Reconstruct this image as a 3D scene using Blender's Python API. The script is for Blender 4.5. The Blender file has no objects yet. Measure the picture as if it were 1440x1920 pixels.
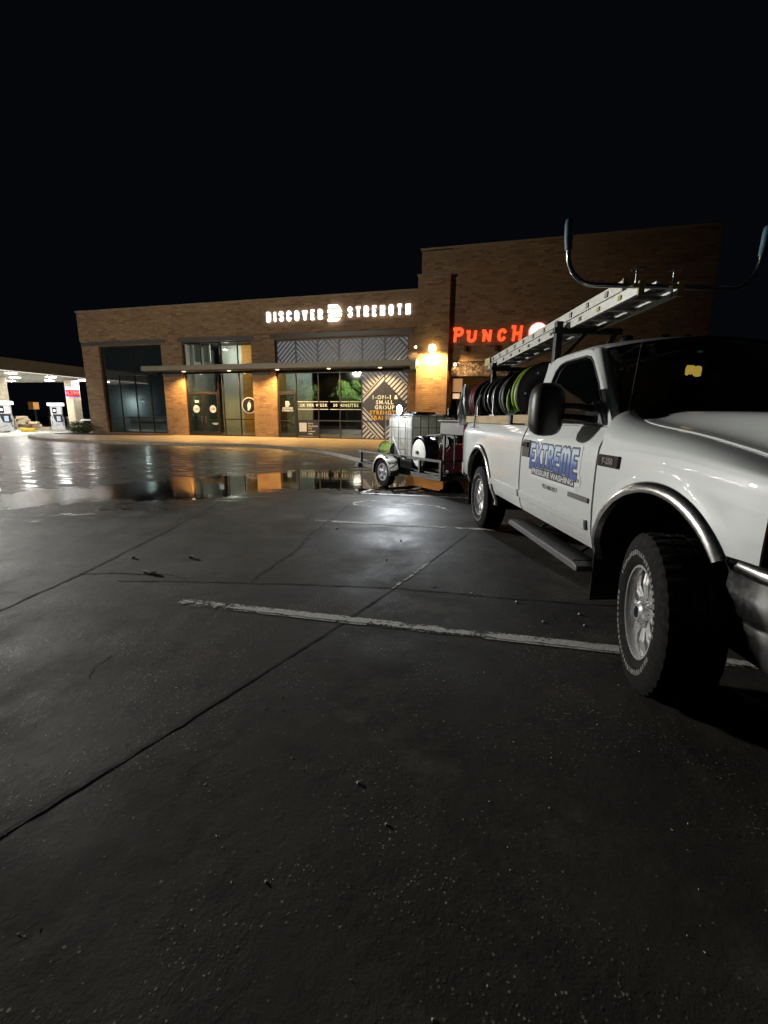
import bpy, bmesh, math, random
from mathutils import Vector, Matrix
random.seed(7)
R = math.radians
PI = math.pi
scene = bpy.context.scene
COL = scene.collection

# ---------------------------------------------------------------- camera
F_PX, PITCH, ROLL, CAM_H = 834.02, 0.2082, 0.0100, 1.3966
cam_d = bpy.data.cameras.new('camera')
cam = bpy.data.objects.new('camera', cam_d); COL.objects.link(cam)
cam_d.sensor_fit = 'HORIZONTAL'; cam_d.sensor_width = 36.0
cam_d.lens = 36.0 * F_PX / 1440.0
cam_d.clip_start = 0.05; cam_d.clip_end = 900
fw = Vector((0, math.cos(PITCH), -math.sin(PITCH))); up0 = Vector((0, math.sin(PITCH), math.cos(PITCH))); rt0 = Vector((1, 0, 0))
rt = rt0 * math.cos(ROLL) + up0 * math.sin(ROLL); up = -rt0 * math.sin(ROLL) + up0 * math.cos(ROLL)
cam.matrix_world = Matrix(((rt.x, up.x, -fw.x, 0), (rt.y, up.y, -fw.y, 0), (rt.z, up.z, -fw.z, CAM_H), (0, 0, 0, 1)))
scene.camera = cam

# ---------------------------------------------------------------- night sky
world = bpy.data.worlds.new("World"); scene.world = world; world.use_nodes = True
wn = world.node_tree; bg = wn.nodes['Background']
bg.inputs['Color'].default_value = (0.55, 0.68, 1.0, 1); bg.inputs['Strength'].default_value = 0.0028

# ---------------------------------------------------------------- exposure
scene.view_settings.view_transform = 'Standard'
scene.view_settings.look = 'None'
scene.view_settings.exposure = 0.0
scene.view_settings.gamma = 1.0
scene.view_settings.use_curve_mapping = False
scene.render.engine = 'CYCLES'
scene.cycles.use_denoising = True
scene.cycles.max_bounces = 8
scene.cycles.sample_clamp_indirect = 4.0
scene.cycles.use_light_tree = True
scene.cycles.caustics_reflective = False
scene.cycles.caustics_refractive = False

# light levels, all in one place
KEY_W = 28500      # added lamp ahead on the left, standing in for the fuel canopy's light
FILL_W = 17000      # parking lot lamp behind on the left (seen mirrored in the shop glass)
SOFFIT_E = 235      # fuel canopy fixtures (emission)
CAN_W = 1700        # warm downlights under the shop canopy
SCONCE_W = 1350
TREE_W = 26000     # second head added to the rear lamp to brighten the trees

# ---------------------------------------------------------------- helpers
def link(o, parent=None):
    COL.objects.link(o)
    if parent is not None: o.parent = parent
    return o
def tag(o, label=None, cat=None, group=None, kind=None):
    if label: o['label'] = label
    if cat: o['category'] = cat
    if group: o['group'] = group
    if kind: o['kind'] = kind
    return o
def empty(name, loc=(0, 0, 0), rz=0.0, parent=None):
    o = bpy.data.objects.new(name, None); o.location = loc; o.rotation_euler = (0, 0, rz); o.empty_display_size = .2
    return link(o, parent)
def thing(name, label, cat, loc=(0, 0, 0), rz=0.0, group=None):
    return tag(empty(name, loc, rz), label, cat, group)
def copy_tree(o, parent=None):
    c = o.copy(); COL.objects.link(c)
    if parent is not None:
        c.parent = parent
    for ch in list(o.children): copy_tree(ch, c)
    return c
def smooth_by_angle(me, ang=35):
    bm = bmesh.new(); bm.from_mesh(me)
    for f in bm.faces: f.smooth = True
    lim = R(ang)
    for e in bm.edges:
        e.smooth = (len(e.link_faces) == 2 and e.calc_face_angle(0) < lim)
    bm.to_mesh(me); bm.free()

class MB:
    def __init__(s): s.v = []; s.f = []
    def add(s, vs, fs, M=None):
        n = len(s.v)
        for p in vs:
            p = Vector(p)
            s.v.append(tuple(M @ p) if M is not None else tuple(p))
        for f in fs: s.f.append(tuple(i + n for i in f))
        return s
    def box(s, x0, x1, y0, y1, z0, z1, M=None):
        vs = [(x0,y0,z0),(x1,y0,z0),(x1,y1,z0),(x0,y1,z0),(x0,y0,z1),(x1,y0,z1),(x1,y1,z1),(x0,y1,z1)]
        fs = [(0,3,2,1),(4,5,6,7),(0,1,5,4),(1,2,6,5),(2,3,7,6),(3,0,4,7)]
        return s.add(vs, fs, M)
    def bar(s, p, q, w, h=None, roll=0.0):      # rectangular bar between two points
        h = h or w; p = Vector(p); q = Vector(q); d = q - p; L = d.length
        M = Matrix.Translation(p) @ d.to_track_quat('X', 'Z').to_matrix().to_4x4() @ Matrix.Rotation(roll, 4, 'X')
        return s.box(0, L, -w/2, w/2, -h/2, h/2, M)
    def tube(s, pts, r, n=10, cap=True, closed=False):
        pts = [Vector(p) for p in pts]; rings = []
        m = len(pts); rr = r if isinstance(r, (list, tuple)) else [r] * m
        prev = None; base = len(s.v); vs = []; fs = []
        for i, p in enumerate(pts):
            a = pts[(i - 1) % m] if (i > 0 or closed) else p; b = pts[(i + 1) % m] if (i < m - 1 or closed) else p
            t = (b - a).normalized()
            if prev is None:
                u = t.orthogonal().normalized()
            else:
                u = (prev - t * prev.dot(t))
                u = u.normalized() if u.length > 1e-6 else t.orthogonal().normalized()
            prev = u; w = t.cross(u)
            for k in range(n):
                an = 2 * PI * k / n
                vs.append(p + (u * math.cos(an) + w * math.sin(an)) * rr[i])
        for i in range(m if closed else m - 1):
            j = (i + 1) % m
            for k in range(n):
                fs.append((i*n+k, i*n+(k+1) % n, j*n+(k+1) % n, j*n+k))
        if cap and not closed:
            fs.append(tuple(range(n))[::-1]); fs.append(tuple((m-1)*n + k for k in range(n)))
        return s.add(vs, fs)
    def cyl(s, p, q, r, n=20, r2=None):
        return s.tube([p, q], [r, r if r2 is None else r2], n)
    def lathe(s, prof, n=48, M=None, mod=None, closed=False):   # profile of (radius, along), axis = local Y
        vs = []; fs = []; m = len(prof)
        for k in range(n):
            an = 2 * PI * k / n
            for j, (r, y) in enumerate(prof):
                rr = r * (mod(k, j) if mod else 1.0)
                vs.append((rr * math.cos(an), y, rr * math.sin(an)))
        for k in range(n):
            k2 = (k + 1) % n
            for j in range(m if closed else m - 1):
                j2 = (j + 1) % m
                fs.append((k*m+j, k*m+j2, k2*m+j2, k2*m+j))
        return s.add(vs, fs, M)
    def prism(s, poly, y0, y1, M=None):          # outline in x,z pulled along y
        n = len(poly)
        vs = [(x, y0, z) for x, z in poly] + [(x, y1, z) for x, z in poly]
        fs = [tuple(range(n)), tuple(range(2*n-1, n-1, -1))]
        for i in range(n): fs.append((i, i + n, (i+1) % n + n, (i+1) % n))
        return s.add(vs, fs, M)
    def flat(s, poly, z0, z1, M=None):           # outline in x,y pulled along z
        n = len(poly)
        vs = [(x, y, z0) for x, y in poly] + [(x, y, z1) for x, y in poly]
        fs = [tuple(range(n))[::-1], tuple(range(n, 2*n))]
        for i in range(n): fs.append((i, (i+1) % n, (i+1) % n + n, i + n))
        return s.add(vs, fs, M)
    def grid(s, P):                              # rows of points
        m = len(P); n = len(P[0]); vs = [p for row in P for p in row]
        fs = [(i*n+j, i*n+j+1, (i+1)*n+j+1, (i+1)*n+j) for i in range(m-1) for j in range(n-1)]
        return s.add(vs, fs)
    def build(s, name, mat, parent=None, smooth=0, bevel=0, solid=0, merge=True, seg=2):
        me = bpy.data.meshes.new(name); me.from_pydata([tuple(v) for v in s.v], [], s.f)
        bm = bmesh.new(); bm.from_mesh(me)
        if merge: bmesh.ops.remove_doubles(bm, verts=bm.verts, dist=1e-5)
        bmesh.ops.recalc_face_normals(bm, faces=bm.faces)
        bm.to_mesh(me); bm.free()
        if mat: me.materials.append(mat)
        if smooth: smooth_by_angle(me, smooth)
        o = bpy.data.objects.new(name, me); link(o, parent)
        if solid:
            md = o.modifiers.new('solid', 'SOLIDIFY'); md.thickness = abs(solid); md.offset = -1 if solid > 0 else 1
        if bevel:
            md = o.modifiers.new('bevel', 'BEVEL'); md.width = bevel; md.segments = seg; md.limit_method = 'ANGLE'; md.angle_limit = R(40)
        return o

def interp(tab, x):
    if x <= tab[0][0]: return tab[0][1]
    for (a, b), (c, d) in zip(tab, tab[1:]):
        if x <= c: return b + (d - b) * (x - a) / (c - a)
    return tab[-1][1]
def sinterp(tab, x):                              # smooth (Catmull) table lookup
    n = len(tab)
    if x <= tab[0][0]: return tab[0][1]
    if x >= tab[-1][0]: return tab[-1][1]
    for i in range(n - 1):
        if x <= tab[i+1][0]:
            x0, y0 = tab[i]; x1, y1 = tab[i+1]
            m0 = ((y1 - tab[i-1][1]) / (x1 - tab[i-1][0])) if i > 0 else (y1-y0)/(x1-x0)
            m1 = ((tab[i+2][1] - y0) / (tab[i+2][0] - x0)) if i + 2 < n else (y1-y0)/(x1-x0)
            h = x1 - x0; t = (x - x0) / h
            return (2*t**3-3*t**2+1)*y0 + (t**3-2*t**2+t)*h*m0 + (-2*t**3+3*t**2)*y1 + (t**3-t**2)*h*m1

def text_mesh(body, size, extrude, bold=0.0, shear=0.0, space=1.0, align='CENTER'):
    c = bpy.data.curves.new('t', 'FONT'); c.body = body; c.size = size; c.extrude = extrude; c.offset = bold
    c.shear = shear; c.space_character = space; c.align_x = align; c.align_y = 'CENTER'; c.resolution_u = 3
    o = bpy.data.objects.new('t', c); COL.objects.link(o)
    dg = bpy.context.evaluated_depsgraph_get(); dg.update()
    me = bpy.data.meshes.new_from_object(o.evaluated_get(dg))
    bpy.data.objects.remove(o); bpy.data.curves.remove(c)
    return me
def text_obj(name, body, size, extrude, mat, parent, loc, rot=(PI/2, 0, 0), bold=0.0, sx=1.0, **k):
    me = text_mesh(body, size, extrude, bold, **k); me.name = name; me.materials.clear(); me.materials.append(mat)
    o = bpy.data.objects.new(name, me); o.location = loc; o.rotation_euler = rot; o.scale = (sx, 1, 1)
    return link(o, parent)

# ---------------------------------------------------------------- materials
class NT:
    def __init__(s, name):
        s.m = bpy.data.materials.new(name); s.m.use_nodes = True; s.t = s.m.node_tree
        s.b = s.t.nodes['Principled BSDF']; s.out = s.t.nodes['Material Output']
    def n(s, typ, **k):
        nd = s.t.nodes.new(typ)
        for a, v in k.items(): setattr(nd, a, v)
        return nd
    def l(s, a, b): s.t.links.new(a, b)
    def obj(s): return s.n('ShaderNodeTexCoord').outputs['Object']
    def geo(s): return s.n('ShaderNodeNewGeometry').outputs['Position']
    def mapping(s, vec, scale):
        m = s.n('ShaderNodeMapping'); s.l(vec, m.inputs['Vector']); m.inputs['Scale'].default_value = scale; return m.outputs['Vector']
    def noise(s, vec, scale, detail=3, rough=.55):
        t = s.n('ShaderNodeTexNoise'); s.l(vec, t.inputs['Vector']); t.inputs['Scale'].default_value = scale
        t.inputs['Detail'].default_value = detail; t.inputs['Roughness'].default_value = rough; return t.outputs['Fac']
    def ramp(s, fac, stops):
        r = s.n('ShaderNodeValToRGB'); s.l(fac, r.inputs['Fac']); e = r.color_ramp.elements
        while len(e) < len(stops): e.new(.5)
        for el, (p, c) in zip(e, stops):
            el.position = p; el.color = tuple(c) + (1,) if len(c) == 3 else c
        return r.outputs['Color']
    def vr(s, fac, a, b, c, d, clamp=True):
        m = s.n('ShaderNodeMapRange'); s.l(fac, m.inputs['Value']); m.clamp = clamp
        for i, v in zip(('From Min', 'From Max', 'To Min', 'To Max'), (a, b, c, d)): m.inputs[i].default_value = v
        return m.outputs['Result']
    def mix(s, fac, a, b):
        m = s.n('ShaderNodeMix', data_type='RGBA')
        for idx, v in ((0, fac), (6, a), (7, b)):
            if hasattr(v, 'links'): s.l(v, m.inputs[idx])
            elif idx == 0: m.inputs[0].default_value = v
            else: m.inputs[idx].default_value = tuple(v) + (1,)
        return m.outputs[2]
    def math(s, op, a, b=None):
        m = s.n('ShaderNodeMath', operation=op)
        for i, v in ((0, a), (1, b)):
            if v is None: continue
            if hasattr(v, 'links'): s.l(v, m.inputs[i])
            else: m.inputs[i].default_value = v
        return m.outputs[0]
    def bump(s, h, strength=.3, dist=.01):
        b = s.n('ShaderNodeBump'); s.l(h, b.inputs['Height']); b.inputs['Strength'].default_value = strength
        b.inputs['Distance'].default_value = dist; s.l(b.outputs['Normal'], s.b.inputs['Normal']); return b
    def set(s, **k):
        for a, v in k.items():
            a = a.replace('_', ' ')
            inp = s.b.inputs[a]
            if hasattr(v, 'links'): s.l(v, inp)
            elif isinstance(v, (tuple, list)): inp.default_value = tuple(v) + ((1,) if len(v) == 3 else ())
            else: inp.default_value = v
        return s

def simple(name, col, rough=.5, metal=0.0, var=.15, scale=9.0, bump=0.0, coat=0.0, spec=.5):
    t = NT(name); o = t.obj(); f = t.noise(o, scale, 4)
    dark = [c * (1 - var) for c in col]; light = [min(1, c * (1 + var)) for c in col]
    t.set(Base_Color=t.ramp(f, [(.3, dark), (.7, light)]), Roughness=t.vr(t.noise(o, scale * 2.3, 3), .3, .7, rough * .85, min(1, rough * 1.15)), Metallic=metal)
    t.b.inputs['Coat Weight'].default_value = coat; t.b.inputs['Coat Roughness'].default_value = .05
    t.b.inputs['Specular IOR Level'].default_value = spec
    if bump: t.bump(t.noise(o, scale * 6, 4), bump, .004)
    return t.m
def emit(name, col, strength):
    t = NT(name); t.set(Base_Color=col, Emission_Color=col, Emission_Strength=strength, Roughness=.4); return t.m

M = {}
M['white_paint'] = None
def mk_paint():
    t = NT('white_paint'); o = t.obj()
    f = t.noise(o, 1.7, 4); g = t.noise(o, 40, 3)
    dirt = t.vr(f, .35, .75, 0, 1)
    sep = t.n('ShaderNodeSeparateXYZ'); t.l(o, sep.inputs[0])
    low = t.vr(sep.outputs['Z'], .45, 1.0, .85, 0)          # road film on the lower panels
    low = t.math('MULTIPLY', low, t.vr(g, .3, .7, .4, 1))
    c = t.mix(dirt, (.78, .81, .80), (.72, .75, .74)); c = t.mix(low, c, (.50, .49, .44))
    t.set(Base_Color=c, Roughness=.42); t.b.inputs['Coat Weight'].default_value = 1.0; t.b.inputs['Coat Roughness'].default_value = .06
    t.l(t.vr(f, .3, .8, .018, .04), t.b.inputs['Coat Roughness'])
    return t.m
M['white_paint'] = mk_paint()
M['chrome'] = simple('chrome', (.85, .85, .83), .20, 1.0, .04, 20)
M['chrome_worn'] = simple('chrome_worn', (.74, .73, .70), .20, 1.0, .12, 30, .10)
M['rim_alloy'] = simple('rim_alloy', (.90, .90, .90), .24, .72, .05, 20)
M['aluminium'] = simple('aluminium', (.42, .42, .39), .42, .75, .12, 25)
M['bright_steel'] = simple('bright_steel', (.55, .56, .58), .3, 1.0, .12, 25)
M['black_plastic'] = simple('black_plastic', (.022, .021, .021), .40, 0, .2, 30, .15)
M['black_gloss'] = simple('black_gloss', (.012, .012, .014), .22, 0, .2, 10)
M['black_steel'] = simple('black_steel', (.022, .022, .024), .42, .0, .3, 18, .1)
M['trim_grey'] = simple('trim_grey', (.10, .10, .105), .5, 0, .2, 14)
M['rubber'] = simple('rubber', (.0085, .0082, .008), .85, 0, .3, 22, .3, spec=.18)
M['tyre_mark'] = simple('tyre_mark', (.20, .19, .18), .8, 0, .3, 60)
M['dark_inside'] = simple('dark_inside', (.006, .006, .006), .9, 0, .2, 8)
M['wood'] = None
def mk_wood():
    t = NT('wood'); o = t.mapping(t.obj(), (1.2, 14, 14)); f = t.noise(o, 3, 5)
    t.set(Base_Color=t.ramp(f, [(.3, (.36, .25, .12)), (.55, (.52, .38, .20)), (.75, (.44, .31, .15))]), Roughness=.7); t.bump(f, .3, .003); return t.m
M['wood'] = mk_wood()
def mk_tank():
    t = NT('tank_plastic'); f = t.noise(t.obj(), 3, 3)
    t.set(Base_Color=t.ramp(f, [(.3, (.80, .81, .74)), (.7, (.88, .88, .82))]), Roughness=.35)
    tr = t.n('ShaderNodeBsdfTranslucent'); tr.inputs['Color'].default_value = (.85, .84, .74, 1); mx = t.n('ShaderNodeMixShader'); mx.inputs[0].default_value = .45
    t.l(t.b.outputs[0], mx.inputs[1]); t.l(tr.outputs[0], mx.inputs[2]); t.l(mx.outputs[0], t.out.inputs['Surface']); return t.m
M['tank'] = mk_tank()
M['galvanised'] = simple('galvanised', (.22, .22, .22), .5, .3, .25, 30)
M['red_paint'] = simple('red_paint', (.50, .06, .065), .4, 0, .25, 8)
M['maroon_hose'] = simple('maroon_hose', (.17, .02, .025), .45, 0, .2, 20)
M['lime_hose'] = simple('lime_hose', (.26, .40, .035), .5, 0, .15, 20)
M['grey_hose'] = simple('grey_hose', (.16, .16, .155), .55, 0, .2, 20)
M['pale_poly'] = simple('pale_poly', (.75, .75, .68), .5, 0, .12, 6)
M['blue_tip'] = simple('blue_tip', (.05, .12, .17), .55, 0, .2, 20)
M['plastic_wrap'] = simple('plastic_wrap', (.75, .78, .88), .25, 0, .25, 14, .4)
M['yellow_card'] = simple('yellow_card', (.70, .48, .08), .6, 0, .25, 40)
M['fibre_yellow'] = simple('fibre_yellow', (.45, .38, .12), .6, 0, .25, 40)
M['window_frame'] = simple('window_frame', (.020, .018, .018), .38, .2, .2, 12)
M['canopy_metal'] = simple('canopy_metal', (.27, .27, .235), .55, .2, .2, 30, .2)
M['slate_panel'] = simple('slate_panel', (.075, .08, .095), .6, 0, .2, 6)
M['concrete'] = simple('concrete', (.30, .28, .25), .85, 0, .18, 5, .3)
M['curb_concrete'] = simple('curb_concrete', (.34, .32, .29), .85, 0, .25, 9, .3)
M['mulch'] = simple('mulch', (.035, .022, .014), .95, 0, .5, 30, .8)
M['film_white'] = simple('film_white', (.52, .62, .86), .6, 0, .06, 4)
M['letter_white'] = simple('letter_white', (.70, .84, 1.0), .6, 0, .04, 4)
M['film_black'] = simple('film_black', (.012, .012, .013), .35, 0, .1, 4)
M['film_gold'] = simple('film_gold', (.60, .42, .10), .6, 0, .06, 4)
M['wall_white'] = simple('wall_white', (.55, .57, .54), .8, 0, .08, 2)
M['wall_orange'] = simple('wall_orange', (.50, .24, .05), .8, 0, .1, 2)
M['wall_dark'] = simple('wall_dark', (.035, .03, .03), .7, 0, .15, 2)
M['interior_floor'] = simple('interior_floor', (.10, .09, .08), .4, 0, .15, 3)
M['fuel_fascia'] = simple('fuel_fascia', (.24, .20, .15), .7, 0, .12, 4)
M['soffit'] = simple('soffit', (.62, .62, .55), .6, 0, .06, 4)
M['lime_stone'] = simple('lime_stone', (.52, .46, .34), .8, 0, .2, 6, .3)
M['pump_white'] = simple('pump_white', (.62, .63, .68), .35, 0, .08, 6)
M['station_concrete'] = simple('station_concrete', (.42, .42, .39), .7, 0, .2, 3)
M['yellow_paint'] = simple('yellow_paint', (.60, .42, .03), .6, 0, .2, 20)
M['stone_slab'] = simple('stone_slab', (.46, .38, .28), .85, 0, .3, 9, .4)
M['bark'] = simple('bark', (.09, .06, .04), .9, 0, .4, 12, .6)
M['leaf'] = simple('leaf', (.07, .13, .02), .55, 0, .6, 3)
M['bush_leaf'] = simple('bush_leaf', (.035, .07, .018), .6, 0, .5, 8)
M['pole_metal'] = simple('pole_metal', (.05, .045, .04), .5, .5, .2, 8)
M['decal_dark'] = simple('decal_dark', (.05, .055, .075), .5, 0, .1, 20)
M['decal_navy'] = simple('decal_navy', (.018, .04, .14), .45, 0, .1, 20)
M['decal_black'] = simple('decal_black', (.03, .03, .04), .5, 0, .1, 20)
M['decal_white'] = simple('decal_white', (.72, .73, .74), .5, 0, .04, 20)
M['pebble'] = simple('pebble', (.62, .58, .48), .9, 0, .3, 60)
M['amber'] = simple('amber', (.30, .10, .02), .25, 0, .2, 20)
M['mirror_glass'] = simple('mirror_glass', (.6, .6, .6), .04, 1.0, .02, 4)

def mk_decal_grad():
    t = NT('decal_gradient'); sep = t.n('ShaderNodeSeparateXYZ'); t.l(t.obj(), sep.inputs[0])
    g = t.math('ADD', sep.outputs['Y'], t.vr(t.noise(t.obj(), 14, 2), 0, 1, -.02, .02))
    t.set(Base_Color=t.ramp(t.vr(g, -.11, .12, 0, 1), [(.0, (.03, .08, .33)), (.42, (.05, .13, .44)), (.50, (.22, .36, .64)), (.8, (.62, .72, .84)), (1, (.38, .50, .66))]), Roughness=.45)
    return t.m
M['decal_gradient'] = mk_decal_grad()

def mk_glass(name, tint, transp, rough=.02, refl=0.0):
    t = NT(name); t.t.nodes.remove(t.b)
    gl = t.n('ShaderNodeBsdfGlossy'); gl.inputs['Roughness'].default_value = rough; gl.inputs['Color'].default_value = (1, 1, 1, 1)
    tr = t.n('ShaderNodeBsdfTransparent'); tr.inputs['Color'].default_value = tuple(tint) + (1,)
    df = t.n('ShaderNodeBsdfDiffuse'); df.inputs['Color'].default_value = (.01, .012, .012, 1)
    m1 = t.n('ShaderNodeMixShader'); m1.inputs[0].default_value = transp; t.l(df.outputs[0], m1.inputs[1]); t.l(tr.outputs[0], m1.inputs[2])
    fr = t.n('ShaderNodeFresnel'); t.l(t.vr(t.n('ShaderNodeNewGeometry').outputs['Backfacing'], 0, 1, 1.52, 1/1.52), fr.inputs['IOR'])
    f2 = t.math('ADD', t.math('MULTIPLY', fr.outputs[0], 1.6), refl); f2 = t.math('MINIMUM', f2, 1.0)
    m2 = t.n('ShaderNodeMixShader'); t.l(f2, m2.inputs[0]); t.l(m1.outputs[0], m2.inputs[1]); t.l(gl.outputs[0], m2.inputs[2])
    t.l(m2.outputs[0], t.out.inputs['Surface']); return t.m
M['shop_glass'] = mk_glass('shop_glass', (.80, .86, .84), .92, refl=.09)
M['dark_shop_glass'] = mk_glass('dark_shop_glass', (.80, .86, .88), .94, refl=.10)
M['car_glass'] = mk_glass('car_glass', (.12, .14, .13), .85)

def mk_brick():
    t = NT('brick'); o = t.obj(); sep = t.n('ShaderNodeSeparateXYZ'); t.l(o, sep.inputs[0])
    u = t.math('ADD', sep.outputs['X'], sep.outputs['Y'])
    cb = t.n('ShaderNodeCombineXYZ'); t.l(u, cb.inputs[0]); t.l(sep.outputs['Z'], cb.inputs[1])
    b = t.n('ShaderNodeTexBrick'); t.l(cb.outputs[0], b.inputs['Vector'])
    b.inputs['Scale'].default_value = 1.0; b.inputs['Brick Width'].default_value = .46; b.inputs['Row Height'].default_value = .12
    b.inputs['Mortar Size'].default_value = .010; b.inputs['Mortar Smooth'].default_value = .2; b.inputs['Bias'].default_value = 0.0
    b.offset = .37
    b.inputs['Color1'].default_value = (.06, .06, .06, 1); b.inputs['Color2'].default_value = (.95, .95, .95, 1); b.inputs['Mortar'].default_value = (.5, .5, .5, 1)
    col = t.ramp(b.outputs['Color'], [(0, (.17, .085, .045)), (.3, (.27, .16, .085)), (.55, (.36, .235, .13)), (.8, (.30, .19, .11)), (1, (.46, .34, .21))])
    col = t.mix(t.vr(t.noise(cb.outputs[0], .55, 4), .42, .66, 0, .5), col, (.20, .125, .075))
    col = t.mix(t.vr(t.noise(cb.outputs[0], 5, 3), .5, .72, 0, .6), col, (.40, .29, .18))
    col = t.mix(b.outputs['Fac'], col, (.22, .19, .155))
    col = t.mix(t.vr(t.noise(cb.outputs[0], 60, 2), .3, .7, 0, .3), col, (.15, .09, .06))
    t.set(Base_Color=col, Roughness=.88)
    h = t.math('SUBTRACT', t.math('MULTIPLY', t.noise(cb.outputs[0], 30, 3), .5), b.outputs['Fac'])
    t.bump(h, .8, .012); return t.m
M['brick'] = mk_brick()

def mk_ground():
    t = NT('asphalt'); p = t.geo(); sx = t.n('ShaderNodeSeparateXYZ'); t.l(p, sx.inputs[0])
    n1 = t.noise(p, .35, 5); n2 = t.noise(p, 2.2, 5, .6); n3 = t.noise(p, 220, 2)
    vor = t.n('ShaderNodeTexVoronoi'); t.l(p, vor.inputs['Vector']); vor.inputs['Scale'].default_value = 92; vor.inputs['Randomness'].default_value = 1
    wet = t.n('ShaderNodeAttribute'); wet.attribute_name = 'puddle'
    damp = t.n('ShaderNodeAttribute'); damp.attribute_name = 'damp'
    stain = t.n('ShaderNodeAttribute'); stain.attribute_name = 'stain'
    pe = t.math('ADD', wet.outputs['Fac'], t.vr(t.noise(p, 1.9, 6, .7), .3, .7, -.30, .30))
    pud = t.vr(pe, .47, .54, 0, 1)
    de = t.math('ADD', damp.outputs['Fac'], t.vr(t.noise(p, .8, 6, .65), .25, .75, -.40, .40))
    dmp = t.vr(de, .3, .75, 0, 1)
    worn = t.vr(t.noise(p, 1.25, 7, .68), .46, .56, 0, 1)             # patches where the stones lie bare
    base = t.ramp(n2, [(.3, (.032, .029, .023)), (.5, (.050, .0455, .036)), (.7, (.078, .070, .055))])
    base = t.mix(t.vr(n1, .40, .60, 0, .75), base, (.034, .032, .028))
    base = t.mix(t.vr(t.noise(p, .9, 6, .7), .53, .62, 0, .65), base, (.125, .112, .086))       # pale scuffs
    base = t.mix(t.vr(t.noise(p, 1.5, 4, .6), .60, .68, 0, .55), base, (.092, .060, .042))     # rusty patches
    base = t.mix(t.vr(t.noise(p, .55, 3, .5), .60, .66, 0, .55), base, (.020, .020, .020))     # oil marks
    sepc = t.n('ShaderNodeSeparateColor'); t.l(vor.outputs['Color'], sepc.inputs[0])
    pick = t.vr(sepc.outputs[0], .84, .88, 0, 1); chip = t.math('MULTIPLY', pick, t.vr(vor.outputs['Distance'], .30, .42, 1, 0))
    few = t.math('MULTIPLY', t.vr(sepc.outputs[1], .985, .99, 0, .7), t.vr(vor.outputs['Distance'], .35, .5, 1, 0))
    chips = t.math('MAXIMUM', t.math('MULTIPLY', chip, worn), few)
    base = t.mix(chips, base, t.mix(sepc.outputs[2], (.14, .12, .095), (.36, .33, .27)))
    base = t.mix(t.vr(n3, .35, .65, 0, .35), base, (.018, .017, .015))
    base = t.mix(t.vr(t.noise(p, 3.4, 7, .75), .50, .62, 0, .55), base, (.022, .021, .019))
    base = t.mix(stain.outputs['Fac'], base, (.010, .010, .010))
    base = t.mix(t.math('MULTIPLY', dmp, .6), base, (.032, .030, .027)); base = t.mix(pud, base, (.010, .0095, .009))
    mp = t.n('ShaderNodeMapping'); t.l(p, mp.inputs['Vector']); mp.inputs['Rotation'].default_value = (0, 0, .35); mp.inputs['Scale'].default_value = (.55, 2.6, 1)
    streak = t.noise(mp.outputs['Vector'], .9, 4, .6); ridge = t.math('ABSOLUTE', t.math('SUBTRACT', streak, .5))
    rdry = t.math('ADD', t.vr(n2, .3, .7, -.06, .08), t.vr(sx.outputs['Y'], 1.8, 6.5, .80, .52)); rdamp = t.vr(ridge, .008, .035, .13, .40)
    rdry = t.math('SUBTRACT', rdry, t.math('MULTIPLY', chips, .25))
    blot = t.noise(p, .85, 6, .62)
    rdry = t.math('ADD', rdry, t.vr(blot, .38, .62, -.11, .12))
    m = t.n('ShaderNodeMix'); t.l(dmp, m.inputs[0]); t.l(rdry, m.inputs[2]); t.l(rdamp, m.inputs[3])
    m2 = t.n('ShaderNodeMix'); t.l(pud, m2.inputs[0]); t.l(m.outputs[0], m2.inputs[2]); m2.inputs[3].default_value = .035
    t.set(Base_Color=base, Roughness=m2.outputs[0], Specular_IOR_Level=t.vr(sx.outputs['Y'], 1.6, 5.0, .28, .62))
    h = t.math('MULTIPLY', t.math('ADD', t.math('MULTIPLY', chips, 1.0), t.math('MULTIPLY', t.math('SUBTRACT', 1.0, vor.outputs['Distance']), .12)), t.vr(worn, 0, 1, .16, 1))
    h = t.math('ADD', h, t.math('MULTIPLY', t.noise(p, 60, 5, .8), t.vr(worn, 0, 1, .25, .8)))
    h = t.math('ADD', h, t.math('MULTIPLY', t.noise(p, 5.5, 6, .72), 1.6))
    h = t.math('MULTIPLY', h, t.vr(dmp, 0, 1, 1, .14))
    h = t.math('MULTIPLY', h, t.vr(pud, 0, 1, 1, .0))
    h = t.math('ADD', h, t.math('MULTIPLY', streak, t.math('MULTIPLY', dmp, .6)))
    rip = t.math('MULTIPLY', t.math('MULTIPLY', pud, t.vr(sx.outputs['X'], -5.6, -4.0, 1, .012)), t.noise(p, 22, 5, .75))
    h = t.math('ADD', h, t.math('MULTIPLY', rip, 1.9))
    t.bump(h, .7, .0036)
    return t.m
M['asphalt'] = mk_ground()
def mk_line():
    t = NT('road_paint'); p = t.geo(); f = t.noise(p, 7, 6, .7); g = t.noise(p, 45, 4, .7)
    k = t.math('ADD', t.math('MULTIPLY', f, .62), t.math('MULTIPLY', g, .38))
    at = t.n('ShaderNodeAttribute'); at.attribute_name = 'wear'
    k = t.math('ADD', k, at.outputs['Fac'])
    a = t.vr(k, .47, .56, 0, 1)
    tr = t.n('ShaderNodeBsdfTransparent'); mx = t.n('ShaderNodeMixShader')
    t.set(Base_Color=t.ramp(g, [(.3, (.50, .49, .44)), (.6, (.80, .79, .74))]), Roughness=.75)
    t.l(a, mx.inputs[0]); t.l(tr.outputs[0], mx.inputs[1]); t.l(t.b.outputs[0], mx.inputs[2]); t.l(mx.outputs[0], t.out.inputs['Surface'])
    return t.m
M['road_paint'] = mk_line()
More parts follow.
